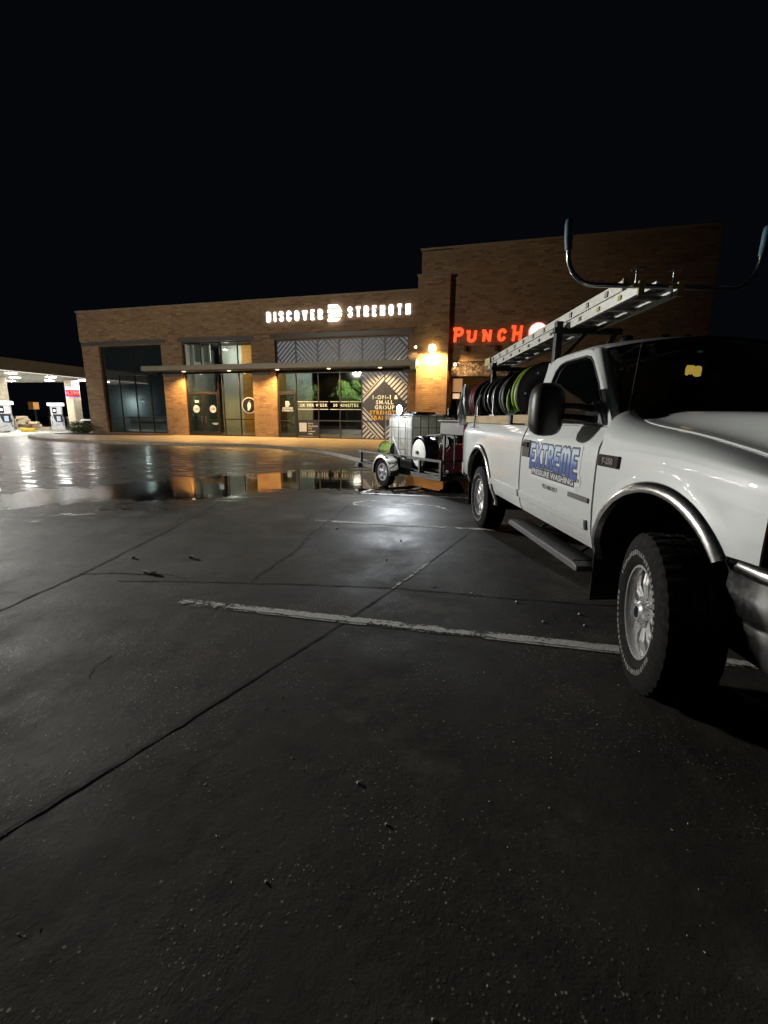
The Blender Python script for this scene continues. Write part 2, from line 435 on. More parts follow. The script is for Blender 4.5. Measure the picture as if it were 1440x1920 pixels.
M['crack'] = simple('crack', (.016, .015, .013), .9, 0, .3, 10)

# ---------------------------------------------------------------- lamps that light the place
BYAW = -15.250874 * PI / 180
bS = Vector((math.cos(BYAW), math.sin(BYAW), 0)); bN = Vector((-math.sin(BYAW), math.cos(BYAW), 0)); BC = 25.729
def W(s, c, z=0.0): return bS * s + bN * c + Vector((0, 0, z))

def spot(name, loc, target, power, ang, blend, col, size, parent):
    d = bpy.data.lights.new(name, 'SPOT'); d.energy = power; d.spot_size = R(ang); d.spot_blend = blend; d.color = col; d.shadow_soft_size = size
    o = bpy.data.objects.new(name, d); link(o, parent)
    v = Vector(target) - Vector(loc)
    o.rotation_mode = 'QUATERNION'; o.rotation_quaternion = v.to_track_quat('-Z', 'Y'); o.location = loc
    if parent is not None:
        o.matrix_world = Matrix.Translation(Vector(loc)) @ v.to_track_quat('-Z', 'Y').to_matrix().to_4x4()
        pm = Matrix.Translation(parent.location) @ Matrix.Rotation(parent.rotation_euler.z, 4, 'Z')
        o.matrix_parent_inverse = pm.inverted()
    return o

def lot_lamp(label, x, y, h, ang_to, power, cone, target, col):
    rz = math.atan2(target[1] - y, target[0] - x)
    t = thing('lot_lamp', label, 'street lamp', (x, y, 0), rz, 'lamp poles of the parking lot')
    MB().cyl((0, 0, 0), (0, 0, .75), .28, 24).build('concrete_base', M['concrete'], t, 40, .02)
    MB().tube([(0, 0, .75), (0, 0, h)], [.075, .055], 16).build('pole', M['pole_metal'], t, 40)
    MB().bar((0, 0, h - .05), (.55, 0, h), .06, .09).build('arm', M['pole_metal'], t, 0, .005)
    a = MB(); a.box(.5, 1.15, -.2, .2, h - .02, h + .12)
    hd = a.build('lamp_head', M['pole_metal'], t, 0, .02)
    MB().box(.55, 1.10, -.16, .16, h - .045, h - .022).build('lens', emit('lamp_lens', col, 60), hd)
    c = Vector((x, y, 0)) + Vector((math.cos(rz), math.sin(rz), 0)) * .82
    spot('lamp_light', (c.x, c.y, h - .12), target, power, cone, 1.0, col, .55, t)
    return t
lot_lamp('added unseen low lamp pole by the fuel station, carrying its light to the white truck', -25.5, 19.0, 5.9, 0, KEY_W, 62, (1.4, 5.6, 3.0), (1.0, .98, .92))  # unseen pole put in; its spot carries the station's light onto the truck
rear = lot_lamp('tall dark lamp pole with an added second head, standing before the trees, mirrored in the gym glass', -24.1, -6.2, 8.0, 0, FILL_W, 74, (-12, 28, 5), (1.0, .88, .70))
rh = MB(); rh.box(-1.15, -.5, -.2, .2, 7.98, 8.12); rh = rh.build('lamp_head', M['pole_metal'], rear, 0, .02)  # this head is added, aimed back to brighten the mirrored trees
MB().box(-1.10, -.55, -.16, .16, 7.955, 7.978).build('lens', emit('added_head_lens', (1, 1, .9), 30), rh)
spot('lamp_light', (-24.5, -6.9, 7.8), (-31.5, -8.3, 3.5), TREE_W, 120, 1.0, (.95, 1.0, .85), .2, rear)  # light of the added second head

# ---------------------------------------------------------------- ground
def poly_dist(p, poly):
    inside = False; best = 1e9; n = len(poly)
    for i in range(n):
        x0, y0 = poly[i]; x1, y1 = poly[(i+1) % n]
        if (y0 > p[1]) != (y1 > p[1]) and p[0] < (x1-x0)*(p[1]-y0)/(y1-y0)+x0: inside = not inside
        dx, dy = x1-x0, y1-y0; t = max(0, min(1, ((p[0]-x0)*dx+(p[1]-y0)*dy)/(dx*dx+dy*dy)))
        d = math.hypot(p[0]-x0-t*dx, p[1]-y0-t*dy); best = min(best, d)
    return best if inside else -best
PUD = [(-16, 2.5), (-9, 4.4), (-5.7, 6.45), (-5.29, 6.97), (-4.69, 7.39), (-3.9, 7.35), (-3.1, 7.5), (-2.5, 8.3), (-1.54, 8.74), (-.85, 8.72), (-.21, 8.5), (.7, 8.35), (2.2, 8.6), (2.6, 10.5), (.5, 11.2),
       (-.6, 11.6), (-1.19, 12.1), (-2.0, 12.3), (-2.9, 11.2), (-5.1, 10.0), (-5.76, 8.96), (-6.31, 8.37), (-6.9, 7.7), (-10, 6.3), (-17, 3.9)]
DAMP = [(-34, 8), (-9, 7.6), (-6.2, 8.0), (-4.8, 7.0), (-3.2, 6.4), (-2.2, 7.4), (-.9, 8.3), (.6, 8.2), (4.5, 8.4), (8, 12), (4, 14), (-3, 17), (-12, 23), (-24, 33), (-40, 40)]
DAMP2 = [(-7.2, 4.7), (-5.2, 6.3), (-3.9, 7.0), (-3.2, 6.0), (-5.5, 4.6)]
def build_ground():
    x0, x1, y0, y1, st = -34.0, 12.0, 0.5, 34.0, .25
    nx = int((x1-x0)/st)+1; ny = int((y1-y0)/st)+1
    vs = []; pud = []; dmp = []; stn = []
    for j in range(ny):
        for i in range(nx):
            x = x0 + i*st; y = y0 + j*st; vs.append((x, y, 0))
            pud.append(max(0, min(1, .5 + poly_dist((x, y), PUD) * .55)))
            d = max(poly_dist((x, y), DAMP), poly_dist((x, y), DAMP2) - .3)
            dmp.append(max(0, min(1, .5 + d * .55)))
            s = 0
            for (sx, sy, sr, k) in ((1.35, 2.98, .16, .8), (1.22, 3.45, .12, .45), (.1, 5.0, .5, .2), (-1.2, 3.1, .5, .2), (3.0, 1.2, 1.2, .4)):
                s = max(s, k * max(0, 1 - math.hypot(x-sx, (y-sy)*1.3) / (sr*1.6)))
            stn.append(s)
    fs = [(j*nx+i, j*nx+i+1, (j+1)*nx+i+1, (j+1)*nx+i) for j in range(ny-1) for i in range(nx-1)]
    B = 350; n = len(vs)
    ext = [(-B, -B, 0), (B, -B, 0), (B, B, 0), (-B, B, 0)]
    vs += ext; a, b, c, d = 0, nx-1, nx*ny-1, nx*(ny-1)
    bottom = list(range(0, nx)); top = [nx*(ny-1)+i for i in range(nx)]; left = [j*nx for j in range(ny)]; right = [j*nx+nx-1 for j in range(ny)]
    fs.append(tuple([n, n+1] + bottom[::-1])); fs.append(tuple([n+1, n+2] + right[::-1]))
    fs.append(tuple([n+2, n+3] + top)); fs.append(tuple([n+3, n] + left))
    me = bpy.data.meshes.new('parking_lot'); me.from_pydata(vs, [], fs)
    for nm, arr in (('puddle', pud), ('damp', dmp), ('stain', stn)):
        at = me.attributes.new(nm, 'FLOAT', 'POINT'); at.data.foreach_set('value', arr + [0.0]*4)
    me.materials.append(M['asphalt']); me.update()
    o = bpy.data.objects.new('parking_lot_ground', me); link(o)
    bm = bmesh.new(); bm.from_mesh(me); bmesh.ops.recalc_face_normals(bm, faces=bm.faces)
    if bm.faces[0].normal.z < 0: bmesh.ops.reverse_faces(bm, faces=bm.faces)
    bm.to_mesh(me); bm.free()
    tag(o, 'dark worn asphalt of the parking lot, wet near the kerb', None, None, 'structure')
    return o
ground = build_ground()

def strip(name, pts, w0, w1, z, mat, parent=None, jag=0.0, step=.06, wear=0.0, kind=None, endwear=False):
    P = [Vector((p[0], p[1])) for p in pts]; out = []
    for a, b in zip(P, P[1:]):
        n = max(1, int((b-a).length/step))
        for k in range(n): out.append(a + (b-a)*(k/n))
    out.append(P[-1]); L = len(out); rows = []; rnd = random.Random(len(pts)*31+int(abs(pts[0][0])*100))
    for i, p in enumerate(out):
        a = out[max(0, i-1)]; b = out[min(L-1, i+1)]; t = (b-a).normalized(); nrm = Vector((-t.y, t.x))
        w = w0 + (w1-w0)*i/(L-1)
        j = rnd.uniform(-jag, jag); hw = w/2*((1+rnd.uniform(-.45, .45))*(.7+.5*math.sin(i*.37+p.x*3)**2) if jag else 1)
        hw = max(hw, .001); c = p + nrm*j
        rows.append([(c.x-nrm.x*hw, c.y-nrm.y*hw, z), (c.x, c.y, z), (c.x+nrm.x*hw, c.y+nrm.y*hw, z)])
    o = MB().grid(rows).build(name, mat, parent, merge=False)
    if o.data.polygons[0].normal.z < 0: o.data.flip_normals()
    at = o.data.attributes.new('wear', 'FLOAT', 'POINT')
    vals = []
    for v in range(len(o.data.vertices)):
        i = v // 3; e = min(i, L-1-i) / max(1, L)
        vals.append(wear + .055*math.sin(i*.11+out[i].x*1.3) - (.075 if v % 3 != 1 else -.015))
    at.data.foreach_set('value', vals)
    if kind: o['kind'] = kind
    return o
# pavement joints and cracks (dark tar lines), children of the ground
strip('pavement_joint', [(-2.9, -1.4), (-1.288, 1.243), (-.287, 2.849), (.1, 3.53)], .034, .016, .003, M['crack'], ground, .005)
strip('pavement_joint', [(.1, 3.53), (.45, 4.2), (1.29, 5.808)], .011, .009, .003, M['crack'], ground, .003)
strip('pavement_joint', [(-3.1, 1.2), (-2.783, 3.008), (-2.711, 3.804), (-2.691, 5.305), (-2.736, 7.346)], .022, .026, .003, M['crack'], ground, .008)
strip('pavement_joint', [(-1.15, 3.647), (-1.06, 4.1), (-.93, 4.6), (-.9, 5.2), (-.70, 6.2), (-.575, 7.224)], .014, .022, .003, M['crack'], ground, .014)
strip('pavement_crack', [(-2.72, 3.78), (-2.4, 3.82), (-2.2, 3.79), (-1.95, 3.80), (-1.75, 3.70)], .020, .012, .003, M['crack'], ground, .012)
strip('pavement_crack', [(-2.3, 3.62), (-1.93, 3.63), (-1.0, 3.6), (.1, 3.52), (.78, 3.37), (1.5, 3.24), (2.4, 3.1)], .016, .012, .0031, M['crack'], ground, .010)
strip('pavement_crack', [(-1.60, 2.42), (-1.63, 2.30), (-1.60, 2.18), (-1.65, 2.10), (-1.67, 2.03)], .008, .003, .003, M['crack'], ground, .012, .03)
strip('pavement_crack', [(-1.56, 3.22), (-1.46, 3.14), (-1.40, 3.05)], .006, .003, .006, M['crack'], ground, .012, .03)
for a, b, w, we in (((-1.56, 3.20), (3.4, 2.10), .108, .085), ((-.95, 5.985), (3.6, 5.16), .10, .085), ((-.47, 8.31), (3.2, 7.54), .09, .05)):
    nb = 14; pts = [(a[0]+(b[0]-a[0])*i/nb, a[1]+(b[1]-a[1])*i/nb) for i in range(nb+1)]
    tag(strip('parking_line', pts, w, w, .0045, M['road_paint'], ground, 0, .05, we))
strip('parking_line', [(-.47, 8.31), (-.25, 8.75)], .1, .1, .0045, M['road_paint'], ground, 0, .05, .03)
strip('parking_line', [(.08, 3.50), (.45, 4.20)], .03, .03, .005, M['road_paint'], ground, .006, .05, .02)
strip('pavement_crack', [(-1.40, 3.130), (-.7, 2.975), (-.29, 2.885), (.4, 2.73), (1.0, 2.598), (2.4, 2.285)], .010, .007, .0062, M['crack'], ground, .007)
for (r, a0, a1) in ((.42, 20, 330), ):                       # worn wheelchair bay symbol
    cx, cy = .05, 7.25
    strip('painted_symbol', [(cx+.55*math.cos(R(a)), cy+.30*math.sin(R(a))) for a in range(a0, a1, 10)], .07, .07, .0045, M['road_paint'], ground, 0, .05, -.035)
    strip('painted_symbol', [(cx+.2, cy+.1), (cx+.8, cy-.15), (cx+1.0, cy-.55)], .08, .08, .0046, M['road_paint'], ground, 0, .05, .0)

# pebbles lying on the asphalt
def pebble(x, y, r, col='pebble', label=None):
    rnd = random.Random(int(x*1000)+int(y*77))
    bm = bmesh.new(); bmesh.ops.create_icosphere(bm, subdivisions=2, radius=r)
    for v in bm.verts: v.co *= rnd.uniform(.8, 1.15); v.co.z *= .6
    me = bpy.data.meshes.new('pebble'); bm.to_mesh(me); bm.free(); me.materials.append(M[col])
    o = bpy.data.objects.new('pebble', me); o.location = (x, y, r*.5); link(o)
    return tag(o, label or 'small pale pebble lying loose on the dark asphalt', 'pebble', 'pebbles scattered on the asphalt')
for (x, y, r) in ((-1.93, 4.27, .028), (-2.5, 4.25, .020), (-2.07, 3.80, .030), (-2.16, 3.83, .022), (1.04, 3.25, .012), (1.13, 2.91, .011), (1.44, 3.04, .010), (1.40, 2.86, .009),
                  (.43, 3.56, .011), (.72, 3.42, .009), (.03, 4.28, .012), (-.09, 1.48, .008), (.02, 1.30, .006), (-.6, 5.55, .02), (.2, 5.0, .012), (-.35, 1.1, .005)):
    pebble(x, y, r)
# fine loose grit
def grit():
    rnd = random.Random(3); b = MB()
    for i in range(1600):
        x = rnd.uniform(-3.6, 2.2); y = rnd.uniform(.7, 6.0); r = rnd.uniform(.0012, .0035)
        vs = [(x+rnd.uniform(-1, 1)*r*1.6, y+rnd.uniform(-1, 1)*r*1.6, 0.001 if k < 3 else r*1.3) for k in range(4)]
        b.add(vs, [(0, 1, 2), (0, 1, 3), (1, 2, 3), (2, 0, 3)])
    o = b.build('loose_grit', M['pebble'], merge=False)
    tag(o, 'fine loose grit strewn over the asphalt', None, None, 'stuff')
grit()

# sidewalk, kerb, planting bed
SW = [(-31.5, 25.0), (-30.2, 22.4), (-27, 20.0), (-24, 18.7), (-21.25, 18.25), (-18.1, 18.15), (-14.8, 18.3), (-11.9, 18.7), (-10.3, 18.3), (-8.6, 17.35), (-7.15, 16.46), (-5.68, 14.96), (-4.37, 13.41), (-3.5, 12.85), (-2, 12.6), (4, 12.6), (14, 12.6)]
def dens(pts, n=6):
    xs = []
    for i in range(len(pts)-1):
        p0 = pts[max(0, i-1)]; p1 = pts[i]; p2 = pts[i+1]; p3 = pts[min(len(pts)-1, i+2)]
        for k in range(n):
            t = k/n
            xs.append(tuple(.5*((2*p1[a])+(-p0[a]+p2[a])*t+(2*p0[a]-5*p1[a]+4*p2[a]-p3[a])*t*t+(-p0[a]+3*p1[a]-3*p2[a]+p3[a])*t**3) for a in (0, 1)))
    xs.append(pts[-1]); return xs
SWd = dens(SW)
def inner(pts, d):
    out = []
    for i, p in enumerate(pts):
        a = Vector(pts[max(0, i-1)]); b = Vector(pts[min(len(pts)-1, i+1)]); t = (b-a).normalized(); n = Vector((-t.y, t.x)); out.append(tuple(Vector(p)+n*d))
    return out
SWi = inner(SWd, .16)
def wpoly(pts): return [tuple(W(s, c))[:2] for s, c in pts]
b = MB(); outer = wpoly(SWd); inn = wpoly(SWi)
for i in range(len(outer)-1):
    (x0, y0), (x1, y1) = outer[i], outer[i+1]; (u0, v0), (u1, v1) = inn[i], inn[i+1]
    b.add([(x0, y0, 0), (x1, y1, 0), (x1, y1, .115), (x0, y0, .115)], [(0, 1, 2, 3)])
    b.add([(x0, y0, .115), (x1, y1, .115), (x1, y1, .130), (x0, y0, .130), (u0, v0, .130), (u1, v1, .130)], [(0, 1, 2, 3), (3, 2, 5, 4)])
tag(b.build('kerb', M['curb_concrete'], None, 30), 'pale concrete kerb curving round the sidewalk', None, None, 'structure')
sw = MB().add([(x, y, .134) for x, y in inn] + [tuple(W(14, 25.9, .134)), tuple(W(-31.5, 25.9, .134))], [tuple(range(len(inn)+2))])
def mk_sidewalk():
    t = NT('sidewalk_concrete'); o = t.geo(); mp = t.n('ShaderNodeMapping'); t.l(o, mp.inputs['Vector']); mp.inputs['Rotation'].default_value = (0, 0, -BYAW)
    br = t.n('ShaderNodeTexBrick'); t.l(mp.outputs['Vector'], br.inputs['Vector']); br.offset = 0; br.inputs['Scale'].default_value = 1
    br.inputs['Brick Width'].default_value = 2.4; br.inputs['Row Height'].default_value = 2.1; br.inputs['Mortar Size'].default_value = .012
    f = t.noise(o, 1.3, 5); g = t.noise(o, 60, 3)
    c = t.ramp(f, [(.3, (.26, .24, .215)), (.6, (.34, .32, .29)), (.8, (.30, .28, .25))])
    c = t.mix(t.vr(g, .3, .7, 0, .25), c, (.2, .18, .16)); c = t.mix(br.outputs['Fac'], c, (.07, .06, .055))
    t.set(Base_Color=c, Roughness=t.vr(f, .35, .65, .35, .75)); t.bump(g, .25, .003); return t.m
M['sidewalk'] = mk_sidewalk()
tag(sw.build('sidewalk', M['sidewalk'], merge=False), 'broad concrete sidewalk before the shops, lit orange by the canopy', None, None, 'structure')
bed = MB(); pts = [(-30.6, 25.9), (-30.2, 24.0), (-28.9, 23.3), (-26, 23.6), (-22.6, 24.2), (-21.5, 25.2), (-21.6, 25.9)]
bed.flat(wpoly(pts), .10, .165)
tag(bed.build('mulch_bed', M['mulch'], None, 30), 'dark mulch bed along the foot of the brick wall', None, None, 'structure')

# ---------------------------------------------------------------- shop building
bld = thing('shop_building', 'long brick shop building with dark storefront glass, thin canopy and taller block at its right', 'building', tuple(W(-12, BC)), BYAW)
S0 = 12.0
def wall_holes(mb, x0, x1, z0, z1, y0, y1, holes):
    xs = sorted(set([x0, x1] + [h[0] for h in holes] + [h[1] for h in holes])); zs = sorted(set([z0, z1] + [h[2] for h in holes] + [h[3] for h in holes]))
    xs = [x for x in xs if x0 <= x <= x1]; zs = [z for z in zs if z0 <= z <= z1]
    def solid(i, j):
        if i < 0 or j < 0 or i >= len(xs)-1 or j >= len(zs)-1: return False
        cx = (xs[i]+xs[i+1])/2; cz = (zs[j]+zs[j+1])/2
        return not any(h[0] < cx < h[1] and h[2] < cz < h[3] for h in holes)
    for i in range(len(xs)-1):
        for j in range(len(zs)-1):
            if not solid(i, j): continue
            a, b_, c, d = xs[i], xs[i+1], zs[j], zs[j+1]
            mb.add([(a, y0, c), (b_, y0, c), (b_, y0, d), (a, y0, d)], [(0, 1, 2, 3)])
            mb.add([(a, y1, c), (b_, y1, c), (b_, y1, d), (a, y1, d)], [(3, 2, 1, 0)])
            if not solid(i-1, j): mb.add([(a, y0, c), (a, y1, c), (a, y1, d), (a, y0, d)], [(0, 1, 2, 3)])
            if not solid(i+1, j): mb.add([(b_, y0, c), (b_, y1, c), (b_, y1, d), (b_, y0, d)], [(3, 2, 1, 0)])
            if not solid(i, j-1): mb.add([(a, y0, c), (b_, y0, c), (b_, y1, c), (a, y1, c)], [(0, 1, 2, 3)])
            if not solid(i, j+1): mb.add([(a, y0, d), (b_, y0, d), (b_, y1, d), (a, y1, d)], [(3, 2, 1, 0)])
    return mb
def X(s): return s + S0
W1 = (X(-27.35), X(-22.28), .22, 5.97); W2 = (X(-20.70), X(-15.62), .14, 6.02); W3 = (X(-14.02), X(-5.68), .10, 5.97)
w = MB(); wall_holes(w, X(-28.8), X(-5.1), 0, 6.30, 0, .40, [W1, W2, W3])
w.build('lower_wall', M['brick'], bld)
MB().box(X(-28.86), X(-5.1), -.06, .36, 6.305, 8.20).build('parapet_wall', M['brick'], bld)
MB().box(X(-28.92), X(-5.1), -.11, .42, 8.203, 8.29).build('coping', M['fuel_fascia'], bld, 0, .01)
MB().box(X(-28.8), X(-28.4), .403, 14.0, 0, 8.2).build('end_wall', M['brick'], bld)
pl = MB().box(X(-5.12), X(-3.40), -.48, .20, 0, 8.78).build('pillar', M['brick'], bld)
MB().box(X(-5.17), X(-3.35), -.53, .20, 8.785, 8.87).build('coping', M['fuel_fascia'], pl, 0, .01)
tw = MB(); PW = (X(-3.22), X(-.2), .12, 4.47)
wall_holes(tw, X(-3.40), X(8.86), 0, 10.16, 0, .40, [PW]); tw.box(X(-5.08), X(-3.403), .203, .40, 0, 10.16); tw.build('tower_wall', M['brick'], bld)
MB().box(X(-5.08), X(-4.7), .403, 12.0, 8.2, 10.16).build('tower_side_wall', M['brick'], bld)
MB().box(X(8.46), X(8.86), .403, 13.0, 0, 10.16).build('tower_side_wall', M['brick'], bld)
MB().box(X(-5.12), X(8.90), -.05, .45, 10.163, 10.26).build('coping', M['fuel_fascia'], bld, 0, .01)
MB().box(X(-28.4), X(-5.1), .41, 14.0, 7.4, 7.6).build('roof', M['slate_panel'], bld)
MB().box(X(-5.06), X(8.45), .41, 13.0, 9.4, 9.6).build('roof', M['slate_panel'], bld)
MB().box(X(-28.4), X(8.45), 13.0, 13.3, 0, 7.4).build('rear_wall', M['wall_dark'], bld)
# dark lintel bands over the windows
for a, b_ in ((-28.8, -21.9), (-20.95, -15.4), (-14.3, -5.4)):
    MB().box(X(a), X(b_), -.03, -.001, 6.03, 6.27).build('lintel', M['slate_panel'] if a < -15 else M['window_frame'], bld)
for s_ in (-21.15, -14.85):
    MB().box(X(s_)-.012, X(s_)+.012, -.064, -.0601, 6.32, 8.19).build('control_joint', M['slate_panel'], bld)
# interior
MB().box(X(-28.3), X(-.3), .42, 9.0, .02, .09).build('interior_floor', M['interior_floor'], bld)
MB().box(X(-28.3), X(-.3), .42, 9.0, 6.1, 6.2).build('interior_ceiling', M['wall_dark'], bld)
MB().box(X(-28.3), X(-21.4), 8.6, 8.8, .09, 6.1).build('back_wall', simple('grey_wall', (.34, .38, .38), .8), bld)
MB().box(X(-21.2), X(-15.1), 6.0, 6.2, .09, 6.1).build('back_wall', M['wall_dark'], bld)
MB().box(X(-28.39), X(-28.32), .43, 8.5, .095, 6.1).build('side_lining', simple('pale_lining', (.40, .44, .44), .8), bld)
MB().box(X(-14.9), X(-5.2), 6.5, 6.7, .09, 6.1).build('back_wall', M['wall_dark'], bld)
MB().box(X(-21.4), X(-21.2), .42, 8.6, .09, 6.1).build('partition', M['wall_white'], bld)
MB().box(X(-15.1), X(-14.9), .42, 8.6, .09, 6.1).build('partition', M['wall_orange'], bld)
MB().box(X(-14.88), X(-12.95), 3.0, 3.2, .09, 6.1).build('partition', M['wall_white'], bld)
MB().box(X(-17.72), X(-15.12), 2.2, 2.35, .09, 6.1).build('orange_panel', M['wall_orange'], bld)
MB().box(X(-19.45), X(-17.73), 2.25, 2.4, .09, 6.1).build('white_panel', M['wall_white'], bld)
MB().box(X(-21.15), X(-20.9), 1.4, 2.55, .09, 6.1).build('white_panel', M['wall_white'], bld)
for s_, c_ in ((-20.35, .8), (-19.65, .8)):
    MB().box(X(s_), X(s_)+.5, c_, c_+.05, 4.9, 5.95).build('white_panel', M['wall_white'], bld)

def storefront(box, mull, rails, glass, name='window', y=.16, depth=.10, fw_=.055, skip=()):
    x0, x1, z0, z1 = box; f = MB()
    f.box(x0, x0+fw_, y, y+depth, z0, z1); f.box(x1-fw_, x1, y, y+depth, z0, z1)
    f.box(x0+fw_, x1-fw_, y+.002, y+depth, z0, z0+.09); f.box(x0+fw_, x1-fw_, y+.002, y+depth, z1-.07, z1)
    for m, a, b_ in mull: f.box(m-fw_/2, m+fw_/2, y+.004, y+depth-.004, a, b_)
    for z, a, b_ in rails: f.box(a, b_, y+.007, y+depth-.007, z-.035, z+.035)
    o = f.build(name, M['window_frame'], bld)
    MB().box(x0+.02, x1-.02, y+.045, y+.055, z0+.03, z1-.03).build('pane', glass, o)
    return o
w1f = storefront(W1, [(X(-26.1), .22, 4.1), (X(-24.78), .22, 5.9), (X(-23.55), .22, 4.1)], [(1.25, W1[0], W1[1]), (4.1, W1[0], W1[1])], M['dark_shop_glass'])
MB().box(W1[0]+.06, W1[1]-.06, .235, .26, 4.14, 5.9).build('spandrel_panel', M['slate_panel'], w1f)
w2f = storefront(W2, [(X(-19.40), 4.2, 5.98), (X(-18.02), 4.2, 5.98), (X(-17.92), .14, 5.98), (X(-16.72), .14, 5.98), (X(-18.28), .14, 4.2)],
                 [(4.12, W2[0], W2[1]), (1.22, X(-17.92), W2[1]), (2.93, W2[0], X(-18.28))], M['shop_glass'])
w3f = storefront(W3, [(X(v), .10, 3.98) for v in (-12.76, -11.28, -9.88, -8.49, -7.09)] + [(X(v), 4.2, 5.95) for v in (-12.70, -11.28, -9.91, -8.48, -7.11)],
                 [(4.05, W3[0], W3[1]), (4.35, W3[0], W3[1]), (1.20, X(-12.76), W3[1]), (2.92, W3[0], X(-12.76))], M['shop_glass'])
MB().box(W2[0]+.05, W2[1]-.05, .19, .24, 4.16, 4.55).build('header_panel', M['window_frame'], w2f)
MB().box(W3[0]+.05, W3[1]-.05, .19, .24, 4.09, 4.34).build('header_panel', M['window_frame'], w3f)
def door(x0, x1, z1, hinge_left=True, glass='shop_glass'):
    f = MB(); y = .13
    f.box(x0+.01, x0+.11, y, y+.05, .14, z1); f.box(x1-.11, x1-.01, y, y+.05, .14, z1)
    f.box(x0+.11, x1-.11, y+.001, y+.049, .14, .40); f.box(x0+.11, x1-.11, y+.001, y+.049, z1-.12, z1)
    d = f.build('door', M['window_frame'], bld, 0, .004)
    MB().box(x0+.10, x1-.10, y+.02, y+.03, .39, z1-.11).build('glass_pane', M[glass], d)
    hx = x1-.16 if hinge_left else x0+.16
    MB().tube([(hx, y, 1.0), (hx, y-.07, 1.0), (hx, y-.07, 1.38), (hx, y, 1.38)], .013, 8).build('handle', M['bright_steel'], d, 40)
    MB().bar((x0+.12, y+.06, 1.17), (x1-.12, y+.06, 1.17), .03, .05).build('push_bar', M['aluminium'], d)
    return d
d1 = door(W2[0]+.06, X(-19.42), 2.90); d2 = door(X(-19.42), X(-18.31), 2.90, False); d3 = door(W3[0]+.06, X(-12.79), 2.88)
# round door stickers, notices
def sticker(name, parent, xs_, zs_, r, mat, y=.115):
    MB().cyl((xs_, y, zs_), (xs_, y-.004, zs_), r, 32).build(name, mat, parent)
sticker('door_sticker', d1, X(-19.98), 1.86, .24, M['film_white']); sticker('door_sticker', d2, X(-18.72), 1.86, .24, M['film_white'])
for d_, xx in ((d1, -19.98), (d2, -18.72)):
    text_obj('sticker_letters', 'CN', .22, .002, M['film_black'], d_, (X(xx), .108, 1.86), bold=.004)
MB().box(X(-20.05), X(-19.75), .105, .11, 2.26, 2.42).build('notice', M['film_white'], d1)
MB().box(X(-18.85), X(-18.35), .105, .11, .93, .97).build('notice', M['film_white'], d2); MB().box(X(-18.75), X(-18.45), .105, .11, .86, .90).build('notice', M['film_white'], d2)
# chili sign on the inner side of the glass
cg = MB().cyl((X(-16.02), .12, 2.10), (X(-16.02), .09, 2.10), .50, 48).build('chili_disc', M['film_white'], w2f, 40)
MB().cyl((X(-16.02), .089, 2.10), (X(-16.02), .082, 2.10), .455, 48).build('disc_face', M['film_black'], cg, 40)
cp = [(-.02, .19), (.05, .20), (.12, .12), (.14, 0), (.11, -.14), (.03, -.27), (-.06, -.34), (-.12, -.30), (-.10, -.20), (-.12, -.08), (-.11, .06), (-.07, .15)]
MB().prism([(X(-16.02)+a, 2.10+c) for a, c in cp], .080, .074).build('pepper', M['film_white'], cg)
MB().tube([(X(-16.02), .077, 2.29), (X(-15.99), .077, 2.36), (X(-15.92), .077, 2.40)], .012, 6).build('pepper_stem', M['film_white'], cg)

# ---- film graphics on the gym windows
def clip(poly, a, b, c):                      # keep a*x + b*z >= c
    out = []
    for i in range(len(poly)):
        p, q = poly[i], poly[(i+1) % len(poly)]; dp = a*p[0]+b*p[1]-c; dq = a*q[0]+b*q[1]-c
        if dp >= 0: out.append(p)
        if (dp >= 0) != (dq >= 0):
            t = dp/(dp-dq); out.append((p[0]+(q[0]-p[0])*t, p[1]+(q[1]-p[1])*t))
    return out
def stripes(mb, region, direction, pitch, wd, y, phase=0.0):   # region = list of half planes (a,b,c) ; direction '/' or '\'
    s = 1/math.sqrt(2); n = (-s, s) if direction == '/' else (s, s)
    for k in range(-80, 81):
        c0 = k*pitch + phase
        L = 14; t = (s, s) if direction == '/' else (s, -s)
        cx, cz = REF[0] + n[0]*c0, REF[1] + n[1]*c0
        q = [(cx - t[0]*L, cz - t[1]*L), (cx + t[0]*L, cz + t[1]*L), (cx + t[0]*L + n[0]*wd, cz + t[1]*L + n[1]*wd), (cx - t[0]*L + n[0]*wd, cz - t[1]*L + n[1]*wd)]
        for (a, b_, c) in region:
            q = clip(q, a, b_, c)
            if len(q) < 3: break
        if len(q) >= 3: mb.prism(q, y, y-.003)
REF = (0, 0)
def rect(x0, x1, z0, z1): return [(1, 0, x0), (-1, 0, -x1), (0, 1, z0), (0, -1, -z1)]
film = MB(); YF = .195
px0, px1, pz0, pz1 = X(-8.46), X(-5.74), .20, 4.00
cx, cz, hd = X(-7.10), 2.12, 1.42
REF = (cx, cz)
UL = rect(px0, cx-.03, cz-.5, pz1) + [(-1, 1, -cx + cz + hd)]
UR = rect(cx+.03, px1, cz-.2, pz1) + [(1, 1, cx + cz + hd)]
LL = rect(px0, cx-.03, pz0, cz) + [(-1, -1, -cx - cz + hd)]
LR = rect(cx+.03, px1, pz0, cz) + [(1, -1, cx - cz + hd)]
stripes(film, UL + [(1, -1, cx - cz - hd - .42)], '/', .21, .12, YF)
stripes(film, UL + [(-1, 1, -cx + cz + hd + .46)], '\\', .21, .12, YF)
stripes(film, UR + [(-1, -1, -cx - cz - hd - 1.0)], '/', .21, .12, YF)
stripes(film, UR + [(1, 1, cx + cz + hd + 1.05)], '\\', .21, .12, YF)
stripes(film, LL + [(1, 1, cx + cz - hd - .9)], '\\', .21, .12, YF)
stripes(film, LL + [(-1, -1, -cx - cz + hd + .95)], '/', .21, .12, YF)
